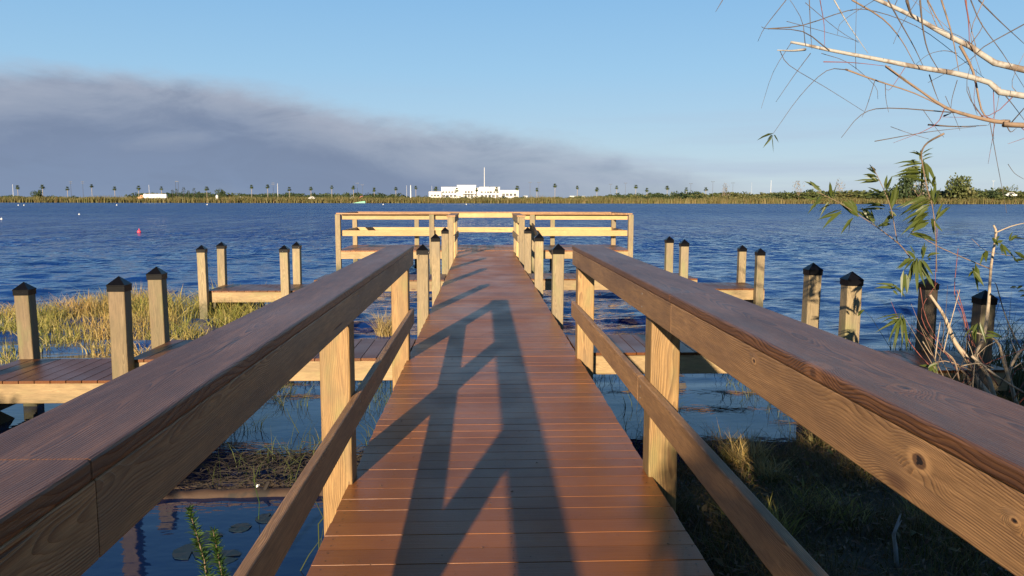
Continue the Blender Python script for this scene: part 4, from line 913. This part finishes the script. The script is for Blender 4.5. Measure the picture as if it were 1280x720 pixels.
for spec in zl([(265, 300, 160, 320, 5), (270, 310, 190, 340, 6), (265, 310, 200, 410, 6), (265, 320, 240, 430, 6), (270, 310, 300, 420, 5), (270, 320, 275, 400, 6), (260, 310, 230, 370, 6), (240, 160, 130, 150, 6), (225, 170, 250, 190, 6),
    (430, 560, 360, 540, 6), (430, 560, 390, 580, 6), (420, 550, 440, 590, 5), (400, 560, 450, 530, 6), (640, 340, 590, 400, 6), (650, 340, 680, 390, 6), (640, 350, 640, 420, 5), (690, 395, 770, 400, 6), (50, 300, 80, 260, 9), (640, 50, 655, 120, 9), (290, 90, 295, 170, 10), (810, 160, 850, 150, 5), (850, 180, 880, 165, 6)], Z3): leaf_obj('leaf', [spec], shrub, 5.95)
for _ in range(30):
    px = random.uniform(1165, 1290); a = W(px, 490 + random.uniform(-10, 20), 6.3 + random.uniform(-.3, .4)); d = Vector((random.uniform(-.45, .45), random.uniform(-.2, .2), random.uniform(.3, 1))).normalized(); l = random.uniform(.25, .95)
    b = a + d * l * .5 + Vector([random.gauss(0, .04) for _ in range(3)]); c = a + d * l + Vector([random.gauss(0, .09) for _ in range(3)])
    limb('stem', [a, b, c], random.uniform(.0025, .007), .0012, random.choice((BARKS, BARKM, BARKR, BARKD)), shrub, 5)
# dark twiggy base of the shrub
pts = [(random.gauss(4.4, .45), random.gauss(6.75, .3), hgt(4.4, 6.5) - .05) for _ in range(700)]
tag(blades('undergrowth', pts, RNG.uniform(.1, .42, len(pts)), RNG.uniform(.004, .01, len(pts)), RNG.uniform(.4, 1.6, len(pts)), GR_DARK, 3), kind='stuff')

# ------------------------------------------------------------------ leafy bushes behind the viewpoint (they shade the near bank)
def bush(name, label, loc, rx, ry, rz_, n, ls, m, seed, cat='bush', group=None, uni=False):
    rd = random.Random(seed); t = thing(name, label, cat, loc, 0, group)
    mb = MB()
    for k in range(6):
        a = rd.uniform(0, 6.28); mb.tube([(0, 0, -.1), (math.cos(a) * rx * .3, math.sin(a) * ry * .3, rz_ * .8), (math.cos(a) * rx * .6, math.sin(a) * ry * .6, rz_ * 1.5)], [.03 * rz_, .02 * rz_, .006 * rz_], 5)
    mb.make('branches', BARKM, t)
    st_ = random.getstate(); random.seed(seed); P, Dd, Lh, Wd = [], [], [], []
    cl = [(rd.gauss(0, .45) * rx, rd.gauss(0, .45) * ry, rz_ * (1 + rd.uniform(-.8, .85)), rd.uniform(.22, .42)) for _ in range(16)]
    if uni: cl = [(rd.uniform(-.78, .78) * rx, rd.uniform(-.6, .6) * ry, rz_ * rd.uniform(.1, 1.55), rd.uniform(.2, .34)) for _ in range(30)]
    for i in range(n):
        cx, cy, cz, cr = rd.choice(cl); u = Vector((rd.gauss(0, 1), rd.gauss(0, 1), rd.gauss(0, 1))).normalized() * cr * rd.uniform(.5, 1)
        P.append((cx + u.x * rx, cy + u.y * ry, max(.02, cz + u.z * rz_))); Dd.append((u.x + rd.gauss(0, .4), u.y + rd.gauss(0, .4), u.z + rd.gauss(0, .4))); Lh.append(ls * rd.uniform(.6, 1.3)); Wd.append(ls * .35)
    V, F = leaves_arr(P, Dd, Lh, Wd); random.setstate(st_); obj('foliage', V, F, m, t); return t
bush('bush', 'leafy green bush on the near bank behind the viewpoint, right of the walkway', (1.5, -3.0, -.5), 1.6, 1.0, 1.1, 15000, .16, LEAFW, 5, uni=True)
bush('bush', 'added narrow shadow casting bush, unseen behind the viewpoint, nearest the walkway', (-.42, -6.0, -.5), .95, .5, 1.95, 20000, .15, LEAFW, 9, uni=True)  # unseen, added and shaped to lay the shadow on the deck's right edge
bush('bush', 'loose leafy bush on the near bank at the far left behind the viewpoint', (-6.2, -1.5, -.5), 2.2, 1.0, 1.42, 7500, .15, LEAFW, 8, uni=True)
bush('bush', 'broad leafy bush on the near bank at the far right behind the viewpoint', (3.85, -1.6, -.5), 2.5, 1.1, 2.2, 22000, .16, LEAFW, 6, uni=True)

# ------------------------------------------------------------------ far shore
FY = 600
def fx(px, Y): return WX(px, Y, 1.0)
def fz(py, Y): return W(640, py + 0.0, Y).z
pts = []; hh = []
for _ in range(60000):
    y = random.uniform(598, 622); x = random.uniform(-480, 640); z = hgt(x, y)
    pts.append((x, y, max(z, WATER) - .1)); hh.append((2.0 + 2.6 * random.random()) * (1 + .5 * mnoise.noise(Vector((x * .03, y * .1, 0))) + .35 * mnoise.noise(Vector((x * .15, y * .1, 7)))))
tag(blades('far_reeds', pts, np.array(hh) * 1.15, RNG.uniform(.25, .7, len(pts)), RNG.uniform(.05, .5, len(pts)), GR_REED, 2), kind='stuff')
def clump_mesh(seed, n, m, flat=0.6, ls=.9, nclump=9):
    rd = random.Random(seed); st_ = random.getstate(); random.seed(seed); P, Dd = [], []
    cl = [(rd.gauss(0, .42), rd.gauss(0, .3), rd.uniform(.15, .8) * flat * 1.5, rd.uniform(.22, .4)) for _ in range(nclump)]
    for i in range(n):
        cx, cy, cz, cr = rd.choice(cl); u = Vector((rd.gauss(0, 1), rd.gauss(0, 1), rd.gauss(0, 1))).normalized() * cr * rd.uniform(.6, 1)
        P.append((cx + u.x, cy + u.y, max(0, cz + u.z * flat))); Dd.append((u.x + rd.gauss(0, .5), u.y + rd.gauss(0, .5), u.z + rd.gauss(0, .3)))
    V, F = [], []
    for p, d in zip(P, Dd):
        p = Vector(p); d = Vector(d).normalized(); s_ = d.cross(Vector((rd.gauss(0, 1), rd.gauss(0, 1), rd.gauss(0, 1)))).normalized(); l = ls * .16 * rd.uniform(.6, 1.4); b = len(V)
        V += [p, p + d * l * .5 + s_ * l * .4, p + d * l, p + d * l * .5 - s_ * l * .4]; F.append((b, b + 1, b + 2, b + 3))
    random.setstate(st_)
    return mesh('foliage', V, F, m)
FM = [clump_mesh(i, 420, LEAFF) for i in range(4)]; DM = [clump_mesh(10 + i, 460, LEAFD, .75, nclump=12) for i in range(3)]; GM = [clump_mesh(20 + i, 170, LEAFG, .8, .6) for i in range(2)]
def joined(name, items):
    "many foliage clumps merged into one mass (mesh, location, scale, rz)"
    Vs, Ls, n0 = [], [], 0; starts = []; mats_ = []; mi = []; l0 = 0
    for me, loc, sc, rz in items:
        nv = len(me.vertices); c = np.empty(nv * 3); me.vertices.foreach_get('co', c); c = c.reshape(-1, 3) * np.array(sc)
        cs, sn = math.cos(rz), math.sin(rz); c = np.stack([c[:, 0] * cs - c[:, 1] * sn, c[:, 0] * sn + c[:, 1] * cs, c[:, 2]], 1) + np.array(loc)
        li = np.empty(len(me.loops), np.int32); me.loops.foreach_get('vertex_index', li); ls_ = np.empty(len(me.polygons), np.int32); me.polygons.foreach_get('loop_start', ls_)
        Vs.append(c); Ls.append(li + n0); starts.append(ls_ + l0); n0 += nv; l0 += len(li)
        if me.materials[0] not in mats_: mats_.append(me.materials[0])
        mi.append(np.full(len(ls_), mats_.index(me.materials[0]), np.int32))
    V = np.concatenate(Vs); L = np.concatenate(Ls).astype(np.int32); St = np.concatenate(starts).astype(np.int32)
    me = bpy.data.meshes.new(name); me.vertices.add(len(V)); me.vertices.foreach_set('co', V.ravel()); me.loops.add(len(L)); me.loops.foreach_set('vertex_index', L)
    me.polygons.add(len(St)); me.polygons.foreach_set('loop_start', St); me.polygons.foreach_set('material_index', np.concatenate(mi))
    for m_ in mats_: me.materials.append(m_)
    me.update(calc_edges=True); return tag(put(name, me), kind='stuff')
# scrub belt behind the reeds: low everywhere, tall on the right
items = []
def prof(px):
    pts_ = [(-60, 3.4), (40, 4.0), (100, 3.2), (200, 2.8), (330, 3.6), (420, 3.2), (470, 5.0), (530, 3.6), (700, 3.8), (760, 5.2), (860, 6.6), (960, 7.6), (1060, 8.6), (1350, 8.8)]
    for (a, b), (c, d) in zip(pts_, pts_[1:]):
        if px <= c: return b + (d - b) * (px - a) / (c - a)
    return 6.5
for k in range(950):
    px = random.uniform(-60, 1350); Y = random.uniform(624, 660); h = prof(px) * random.uniform(.6, 1.2) * 1.15
    me = random.choice(FM if random.random() < .75 else DM); x = fx(px, Y)
    items.append((me, (x, Y, -.1), (h * random.uniform(1.0, 1.9), h * 1.1, h * 1.0), random.uniform(0, 6.28)))
for k in range(150):
    px = random.uniform(-60, 1350); Y = random.uniform(603, 622); h = random.uniform(1.6, 3.2)
    items.append((random.choice(FM), (fx(px, Y), Y, -.6), (h * random.uniform(1.2, 2.6), h, h), random.uniform(0, 6.28)))
joined('far_scrub', items)
items = []
for k in range(420):
    px = random.uniform(-60, 1350); Y = random.uniform(760, 900); h = random.uniform(5, 8.5) * (0.55 if px < 120 or 500 < px < 760 else 1.0)
    if 60 < px < 170 and random.random() < .7: continue
    items.append((random.choice(DM), (fx(px, Y), Y, .3), (h * random.uniform(1.2, 2.2), h, h), random.uniform(0, 6.28)))
joined('far_woodland', items)
TM = [clump_mesh(40 + i, 1500, (LEAFD, LEAFF)[i % 2], .85, .75, nclump=20) for i in range(3)]
# single bushes and trees that stand out
def far_tree(px, py, Y, wpx, ms, label, cat='tree', name='broadleaf_tree', trunk_m=BARKM):
    x = fx(px, Y); top = fz(py, Y); w = wpx * Y / FPX
    t = thing(name, label, cat, (x, Y, 0.3)); H = top - .3
    mb = MB(); mb.tube([(0, 0, -.3), (w * .02, 0, H * .35), (0, 0, H * .7)], [.25, .2, .1], 6)
    for k in range(4):
        a = k * 1.6; mb.tube([(0, 0, H * .3), (math.cos(a) * w * .25, math.sin(a) * w * .25, H * .75)], [.14, .05], 5)
    mb.make('trunk', trunk_m, t); put('crown', ms, t, (0, 0, H * .12), (0, 0, random.uniform(0, 6.28)), (w * .62, w * .6, H * .92)); return t
far_tree(1135, 219, 618, 34, TM[0], 'rounded dark green tree on the far shore behind the hanging willow leaves')
far_tree(1195, 222, 620, 36, TM[1], 'broad round green tree standing alone on the far shore at right')
far_tree(1148, 228, 612, 34, GM[0], 'grey bare bush on the far shore, against the rounded dark tree', 'bush', 'bare_bush')
far_tree(905, 232, 625, 16, GM[1], 'grey leafless tree on the far shore in the right half, before the dark scrub', 'tree', 'bare_tree')
far_tree(998, 229, 622, 18, GM[0], 'grey bare bushy tree on the far shore left of the pale posts', 'tree', 'bare_tree')
far_tree(1047, 227, 640, 16, GM[1], 'grey brown leafless tree above the scrub between the leafy shoots', 'tree', 'bare_tree')
far_tree(47, 241, 620, 12, TM[2], 'dark rounded bush near the left end of the far shore', 'bush', 'round_bush')
far_tree(276, 240, 780, 12, TM[0], 'dark low tree clump right of the white tank on the far shore')
far_tree(1255, 234, 640, 20, TM[1], 'low leafy green bush at the right end of the far shore', 'bush', 'round_bush')
# conifers by the trailer
def conifer(px, py, Y, label):
    x = fx(px, Y); H = fz(py, Y) - .3; t = thing('pine_tree', label, 'pine tree', (x, Y, .3), 0, 'small dark pines right of the white trailer')
    mb = MB(); mb.tube([(0, 0, -.3), (0, 0, H)], [.18, .05], 6); mb.make('trunk', BARKD, t)
    P, Dd = [], []
    for i in range(260):
        u = random.uniform(.2, 1); a = random.uniform(0, 6.28); r_ = H * .24 * (1.1 - u) * random.uniform(.5, 1.1) + .1
        P.append((math.cos(a) * r_, math.sin(a) * r_, H * u)); Dd.append((math.cos(a), math.sin(a), random.uniform(-.5, .4)))
    V, F = leaves_arr(P, Dd, [random.uniform(.5, 1.0) for _ in P], [.28 for _ in P]); obj('crown', V, F, LEAFD, t)
for px, py, l in [(216, 238, 'small dark pine just right of the white trailer'), (221, 237, 'second dark pine from the white trailer'), (230, 235, 'tallest of the dark pines right of the white trailer'),
                  (236, 239, 'dark pine fourth from the white trailer'), (243, 236, 'narrow dark pine standing apart right of the cluster'), (249, 240, 'rightmost and shortest of the small dark pines')]: conifer(px, py, 640, l)

# palms
def palm_crown(seed):
    rd = random.Random(seed); mb = MB()
    for i in range(58):
        a = rd.uniform(0, 6.28); e = rd.uniform(-1.1, 1.45); d = Vector((math.cos(a) * math.cos(e), math.sin(a) * math.cos(e), math.sin(e))); s_ = d.cross(Vector((0, 0, 1))).normalized()
        L = rd.uniform(1.1, 1.75); base = d * .5
        # a fan: five fingers
        for k in range(5):
            q = (k - 2) * .28; dd = (d + s_ * q).normalized(); tip = base + dd * L + Vector((0, 0, -.28 * L))
            w = s_ * .11; mb.add([base + dd * L * .35 - w, base + dd * L * .35 + w, tip, base], [(0, 3, 1), (0, 1, 2)])
    return mesh('crown', mb.v, mb.f, PALMF)
PC = [palm_crown(i) for i in range(4)]
def palm_trunk():
    mb = MB(); n = 9; mb.tube([(0.03 * math.sin(i), 0, i / (n - 1)) for i in range(n)], [.27 - .09 * min(1, i / 3) for i in range(n)], 8); return mesh('trunk', mb.v, mb.f, PALMT, True)
PT = palm_trunk()
PALMS = [(23, 235.6), (54, 235), (85, 237), (115.5, 233.8), (144, 236.8), (174, 236), (202.5, 236.4), (259, 236.6), (315, 234.3), (335, 234), (362, 237), (389, 236.4), (415, 234.7), (442, 235), (468, 237.5),
         (495, 236.2), (520, 234.9), (545, 236.2), (571, 237.5), (596, 237.5), (620.6, 236.6), (646.5, 234.9), (671, 237), (693.6, 231.9), (721.5, 234.3), (746, 236.6), (770.6, 234), (794.5, 233), (808.5, 237), (833.6, 234.3), (857.5, 236.2), (882, 236)]
def ordn(i): return {1: 'first', 2: 'second', 3: 'third'}.get(i, '%dth' % i)
for i, (px, py) in enumerate(PALMS):
    Y = 642 if not 540 < px < 650 else 650; x = fx(px, Y); H = fz(py, Y) - .5; nb = ('left edge', i + 1) if i < 16 else ('right end', len(PALMS) - i)
    t = thing('palm_tree', 'round headed palm on the far shore, %s in the row counted from the %s' % (ordn(nb[1]), nb[0]), 'palm tree', (x, Y, .4), 0, 'row of palms along the far shore')
    put('trunk', PT, t, (0, 0, 0), (0, 0, random.uniform(0, 6.28)), (1, 1, H)); sc = random.uniform(.95, 1.25); put('crown', PC[i % 4], t, (0, 0, H + .3), (0, 0, random.uniform(0, 6.28)), (sc * random.uniform(1, 1.15), sc, sc * .95))
# poles
def pole(px, ptop, Y, r, m, label, kind, group=None):
    x = fx(px, Y); H = fz(ptop, Y) - .3; t = thing('pole', label, 'pole', (x, Y, .3), 0, group)
    mb = MB(); mb.tube([(0, 0, -.3), (0, 0, H)], [r, r * .6], 8); mb.make('shaft', m, t)
    if kind == 'lamp':
        mb = MB(); mb.box((-.9, -.12, H - .1), (.9, .12, H + .1)); mb.make('lamp_arm', m, t); 
        for s_ in (-1, 1): mb = MB(); mb.box((s_ * 1.0 - .3, -.2, H - .15), (s_ * 1.0 + .3, .2, H + .2)); mb.make('lamp_head', m, t)
    if kind == 'cross':
        for zz in (0, -1.2): mb = MB(); mb.box((-1.3, -.1, H + zz - .4), (1.3, .1, H + zz - .2)); mb.make('cross_arm', m, t)
    return t
GP = 'slender poles along the far shore'
for a in [(17, 232, 640, .17, CREAM, 'pale slender pole at the left end of the far shore', ''), (89.5, 228, 650, .16, DGREY, 'left of the two dark utility poles near the left end of the far shore', 'cross'), (104.5, 228, 650, .16, DGREY, 'right of the two dark utility poles near the left end of the far shore', 'cross'),
          (187, 232, 640, .15, CREAM, 'pale pole rising behind the white trailer', ''), (342, 229, 650, .15, DGREY, 'dark utility pole beside a paler one in the left half of the far shore', 'cross'), (347.5, 230, 640, .2, CREAM, 'pale pole just right of a dark utility pole', ''),
          (447, 229.5, 650, .13, DGREY, 'dark thin pole above the red roof, left of its pair', 'lamp'), (453.5, 231.5, 650, .13, DGREY, 'dark thin pole above the red roof, right of its pair', 'lamp'), (508.5, 232, 640, .12, CREAM, 'thin pale pole left of the thick white one', ''),
          (513.5, 232, 640, .5, CREAM, 'thick short white mast left of the white building', ''), (540, 232.5, 640, .12, CREAM, 'thin pale pole above the left end of the white building', ''), (662.5, 228, 645, .15, DGREY, 'dark lamp pole right of the white building, nearer to it', 'lamp'),
          (673.5, 228, 645, .15, DGREY, 'dark lamp pole right of the white building, farther from it', 'lamp'), (763, 230, 645, .15, DGREY, 'dark lamp pole above the right end of the platform, left of its pair', 'lamp'), (781.5, 228.5, 645, .15, DGREY, 'dark lamp pole above the right end of the platform, right of its pair', 'lamp'),
          (863, 229, 645, .15, DGREY, 'dark lamp pole above the dark scrub, left of the tall one', 'lamp'), (890.5, 226.5, 645, .17, DGREY, 'tallest dark lamp pole in the right half of the far shore', 'lamp'), (915.5, 228, 645, .12, DGREY, 'faint thin lamp pole just right of the grey leafless tree', 'lamp'),
          (939, 227, 650, .1, GREYM, 'faint thin grey pole left of the pale posts on the far shore', ''), (963, 224.5, 640, .18, CREAM, 'pale pole rising from the scrub, right half of the far shore', ''), (1240, 224.5, 640, .2, GREYM, 'grey double armed lamp pole on the far shore at right', 'lamp')]:
    pole(*a, group=GP)
pole(605.5, 209.5, 660, .32, CREAM, 'very tall white flag pole rising from the white building', '')
t = thing('gantry', 'dark two legged gantry frame standing behind the small pines', 'gantry', (fx(222, 660), 660, .3)); H = fz(228, 660)
for s_ in (-1.1, 1.1): mb = MB(); mb.tube([(s_, 0, -.3), (s_, 0, H)], [.16, .12], 6); mb.make('leg', DGREY, t)
mb = MB(); mb.box((-1.4, -.1, H - .4), (1.4, .1, H)); mb.make('beam', DGREY, t)

# white building
BY = 680; U = BY / FPX
bx = fx(591, BY); bt = thing('office_building', 'low white flat roofed building with dark windows across the lake', 'building', (bx, BY, .3))
def X(px): return fx(px, BY) - bx
def Zp(py): return fz(py, BY) - .3
def block(x0, x1, top, y0=0.0, dep=18):
    mb = MB(); mb.box((X(x0), y0, -1), (X(x1), y0 + dep, Zp(top))); w = mb.make('wall', WHITE, bt)
    mb = MB(); mb.box((X(x0) - .15, y0 - .15, Zp(top) - .02), (X(x1) + .15, y0 + dep + .15, Zp(top) + .45)); mb.make('parapet', WHITE, bt); return w
def wins(x0, x1, y0p, y1p, n, yf):
    wd_ = (x1 - x0) / n
    for i in range(n):
        a = X(x0 + wd_ * (i + .12)); b = X(x0 + wd_ * (i + .88)); z0, z1 = Zp(y1p), Zp(y0p)
        mb = MB(); mb.box((a, yf - .12, z0), (b, yf + .05, z1)); fr = mb.make('window', CREAM, bt)
        mb = MB(); k = (b - a - .45) / 2
        for q in range(2): mb.box((a + .15 + q * (k + .15), yf - .16, z0 + .15), (a + .15 + q * (k + .15) + k, yf - .10, z1 - .15))
        mb.make('pane', GLASS, fr)
block(536.5, 552, 240.5, -3, 12); block(551.8, 572, 234.6, 0); block(571.6, 595, 232.2, -2.5); block(595.2, 599.5, 235.5, .4); block(599.3, 624.8, 234.4, 0); block(624.6, 648, 238.4, -1)
wins(552.5, 571, 239, 241.6, 5, 0); wins(552.5, 571, 243.4, 246.5, 4, 0); wins(580.5, 591.5, 238.6, 242, 3, -2.5); wins(580.5, 591.5, 242.8, 247, 3, -2.5)
wins(600, 624, 239, 241.6, 6, 0); wins(600, 624, 243.4, 247, 5, 0); wins(627, 646, 241.6, 245.2, 4, -1); wins(538, 550, 243.2, 246, 3, -3)
# entrance canopy and small annexe
mb = MB(); mb.box((X(578), -5.5, Zp(242.6)), (X(594), -2.5, Zp(242.6) + .5)); mb.make('canopy', WHITE, bt)
for q in (579, 593): mb = MB(); mb.tube([(X(q), -5.2, -1), (X(q), -5.2, Zp(242.6))], [.25, .25], 8); mb.make('column', WHITE, bt)
t = thing('shed', 'small white shed at the left of the white building', 'shed', (fx(526, 660), 660, .2))
mb = MB(); mb.box((-2.4, 0, -.5), (2.4, 4, 2.2)); mb.make('wall', WHITE, t); mb = MB(); mb.add([(-2.7, -.3, 2.2), (2.7, -.3, 2.2), (2.7, 4.3, 2.2), (-2.7, 4.3, 2.2), (-2.7, 2, 3.0), (2.7, 2, 3.0)], [(0, 1, 5, 4), (3, 4, 5, 2), (0, 4, 3), (1, 2, 5), (0, 3, 2, 1)]); mb.make('roof', GREYM, t)
# low white walls / sheds right of the building
for px, w_, l in [(716, 5, 'low pale shed beyond the reeds, first right of the white building'), (728, 4, 'small pale shed beyond the reeds, second right of the white building'), (657, 3, 'small pale kiosk just right of the white building')]:
    t = thing('shed', l, 'shed', (fx(px, 670), 670, .2)); mb = MB(); mb.box((-w_ / 2, 0, -.5), (w_ / 2, 3, 5.0)); mb.make('wall', CREAM, t); mb = MB(); mb.box((-w_ / 2 - .3, -.3, 5.0), (w_ / 2 + .3, 3.3, 5.3)); mb.make('roof', GREYM, t)

# vehicles
def wheel(t, x, y, z, r):
    mb = MB(); mb.tube([(x, y - .14, z), (x, y + .14, z)], [r, r], 12); w = mb.make('wheel', TYRE, t); mb = MB(); mb.tube([(x, y - .17, z), (x, y - .13, z)], [r * .55, r * .55], 10); mb.make('rim', GREYM, w)
Y = 612; x0, x1 = fx(179.5, Y), fx(208, Y); zg = fz(250.3, Y)
t = thing('trailer_truck', 'white box trailer truck with an orange cab parked on the far shore', 'truck', (x0, Y, zg)); Lx = x1 - x0; Ht = fz(243.4, Y) - zg
mb = MB(); mb.box((0, 0, 1.15), (Lx, 2.6, Ht)); mb.make('trailer_box', WHITE, t)
mb = MB(); mb.box((.3, .3, .8), (Lx - .3, 2.3, 1.15)); mb.make('chassis', DGREY, t)
mb = MB(); mb.add([(-4.6, .1, .6), (-.3, .1, .6), (-.3, .1, 3.3), (-2.2, .1, 3.3), (-2.7, .1, 2.1), (-4.5, .1, 1.8), (-4.6, 2.5, .6), (-.3, 2.5, .6), (-.3, 2.5, 3.3), (-2.2, 2.5, 3.3), (-2.7, 2.5, 2.1), (-4.5, 2.5, 1.8)],
    [(0, 1, 2, 3, 4, 5), (11, 10, 9, 8, 7, 6), (0, 5, 11, 6), (5, 4, 10, 11), (4, 3, 9, 10), (3, 2, 8, 9), (2, 1, 7, 8), (1, 0, 6, 7)]); mb.make('cab', ORANGE, t)
mb = MB(); mb.box((-2.1, .04, 2.1), (-1.1, .12, 3.0)); mb.make('window', GLASS, t)
for x in (-3.6, -1.2, 1.4, 2.6, Lx - 3, Lx - 1.7): wheel(t, x, .25, .5, .5)
def car(px, Y, py, m, L, H, label, cat='car', name='parked_car'):
    zg = fz(py, Y); t = thing(name, label, cat, (fx(px, Y), Y, zg)); h = H
    prof_ = [(-.5, .22), (.5, .22), (.5, .55), (.3, .62), (.18, 1), (-.22, 1), (-.36, .62), (-.5, .55)]
    mb = MB(); n_ = len(prof_); mb.add([(a * L, 0, b * h) for a, b in prof_] + [(a * L, 1.8, b * h) for a, b in prof_], [tuple(range(n_)), tuple(range(2 * n_ - 1, n_ - 1, -1))] + [(i, i + n_, (i + 1) % n_ + n_, (i + 1) % n_) for i in range(n_)]); mb.make('body', m, t)
    mb = MB(); mb.add([(-.3 * L, -.02, .64 * h), (.25 * L, -.02, .64 * h), (.15 * L, -.02, .93 * h), (-.2 * L, -.02, .93 * h), (-.3 * L, .03, .64 * h), (.25 * L, .03, .64 * h), (.15 * L, .03, .93 * h), (-.2 * L, .03, .93 * h)], [(0, 1, 2, 3), (7, 6, 5, 4), (0, 4, 5, 1), (1, 5, 6, 2), (2, 6, 7, 3), (3, 7, 4, 0)]); mb.make('window', GLASS, t)
    for x in (-.3 * L, .3 * L): wheel(t, x, .1, .34, .34)
car(390, 608, 249.6, WHITE, 5.2, 2.1, 'white van parked on the far shore behind the left end of the handrail', 'van', 'parked_van')
car(301, 640, 248.8, WHITE, 4.4, 1.6, 'low white car half hidden by reeds left of centre on the far shore')
car(441, 630, 249, WHITE, 4.2, 1.7, 'white car just left of the red one on the far shore')
car(453, 630, 249, REDP, 5.0, 2.2, 'red car parked among trees on the far shore')
car(1264, 616, 244.5, WHITE, 9.0, 3.2, 'long white camper half hidden by bushes at the right end of the far shore', 'camper', 'camper')
t = thing('water_tank', 'short white cylindrical tank standing alone on the far shore', 'tank', (fx(271.5, 612), 612, fz(250.5, 612))); mb = MB(); mb.tube([(0, 0, 0), (0, 0, 2.9), (0, 0, 3.4)], [.9, 1.0, .8], 14); mb.make('shell', WHITE, t)
mb = MB(); mb.tube([(0, 0, 3.4), (0, 0, 3.8)], [.5, .15], 10); mb.make('lid', WHITE, t)
# green covered raft at the reeds
t = thing('covered_raft', 'green tarpaulin covered raft at the far water edge behind the platform', 'raft', (fx(449, 590), 590, WATER)); 
mb = MB(); mb.add([(-5.5, 0, 0), (4.5, 0, 0), (4.5, 3, 0), (-5.5, 3, 0), (4.2, 0, 1.6), (4.2, 3, 1.6), (1.0, 0, 1.2), (1.0, 3, 1.2)], [(0, 1, 4, 6), (3, 7, 5, 2), (0, 6, 7, 3), (6, 4, 5, 7), (1, 2, 5, 4), (0, 3, 2, 1)]); mb.make('tarpaulin', GREENP, t)
mb = MB(); mb.box((-5.6, -.1, -.1), (4.6, 3.1, .12)); mb.make('raft_hull', DGREY, t)
# buoys
def buoy(px, py, r, m, label, grp=None):
    p = water_pt(px, py); t = thing('buoy', label, 'buoy', (p.x, p.y, WATER), 0, grp); mb = MB(); n_ = 8
    mb.tube([(0, 0, r * (math.cos(math.pi * i / n_) * -1)) for i in range(n_ + 1)], [max(.002, r * math.sin(math.pi * i / n_)) for i in range(n_ + 1)], 12); mb.make('float', m, t, (0, 0, r * .45), True)
    mb = MB(); mb.tube([(0, 0, r * 1.3), (0, 0, r * 2.2)], [r * .18, r * .15], 8); mb.make('top_ring', m, t); return t
buoy(174, 291, .13, PINK, 'small red buoy floating on open water at left')
for px, py, l in [(2, 274.5, 'small white buoy at the left edge of the frame'), (99, 268.5, 'small white buoy in open water left of the red one'), (23, 257, 'white buoy near the far reeds, leftmost pair'), (30, 257, 'white buoy near the far reeds, second of the leftmost pair'), (146, 256.8, 'white buoy near the far reeds in front of the trailer'),
                  (259, 256.2, 'white buoy near the far reeds in front of the white tank'), (479, 256.2, 'white buoy near the far reeds just right of the green raft'), (583, 256, 'white buoy near the far reeds in front of the white building')]:
    d = water_pt(px, py).y; buoy(px, py, .0016 * d * .5 if d > 150 else .12, WHITE, l, 'small white buoys on the lake')
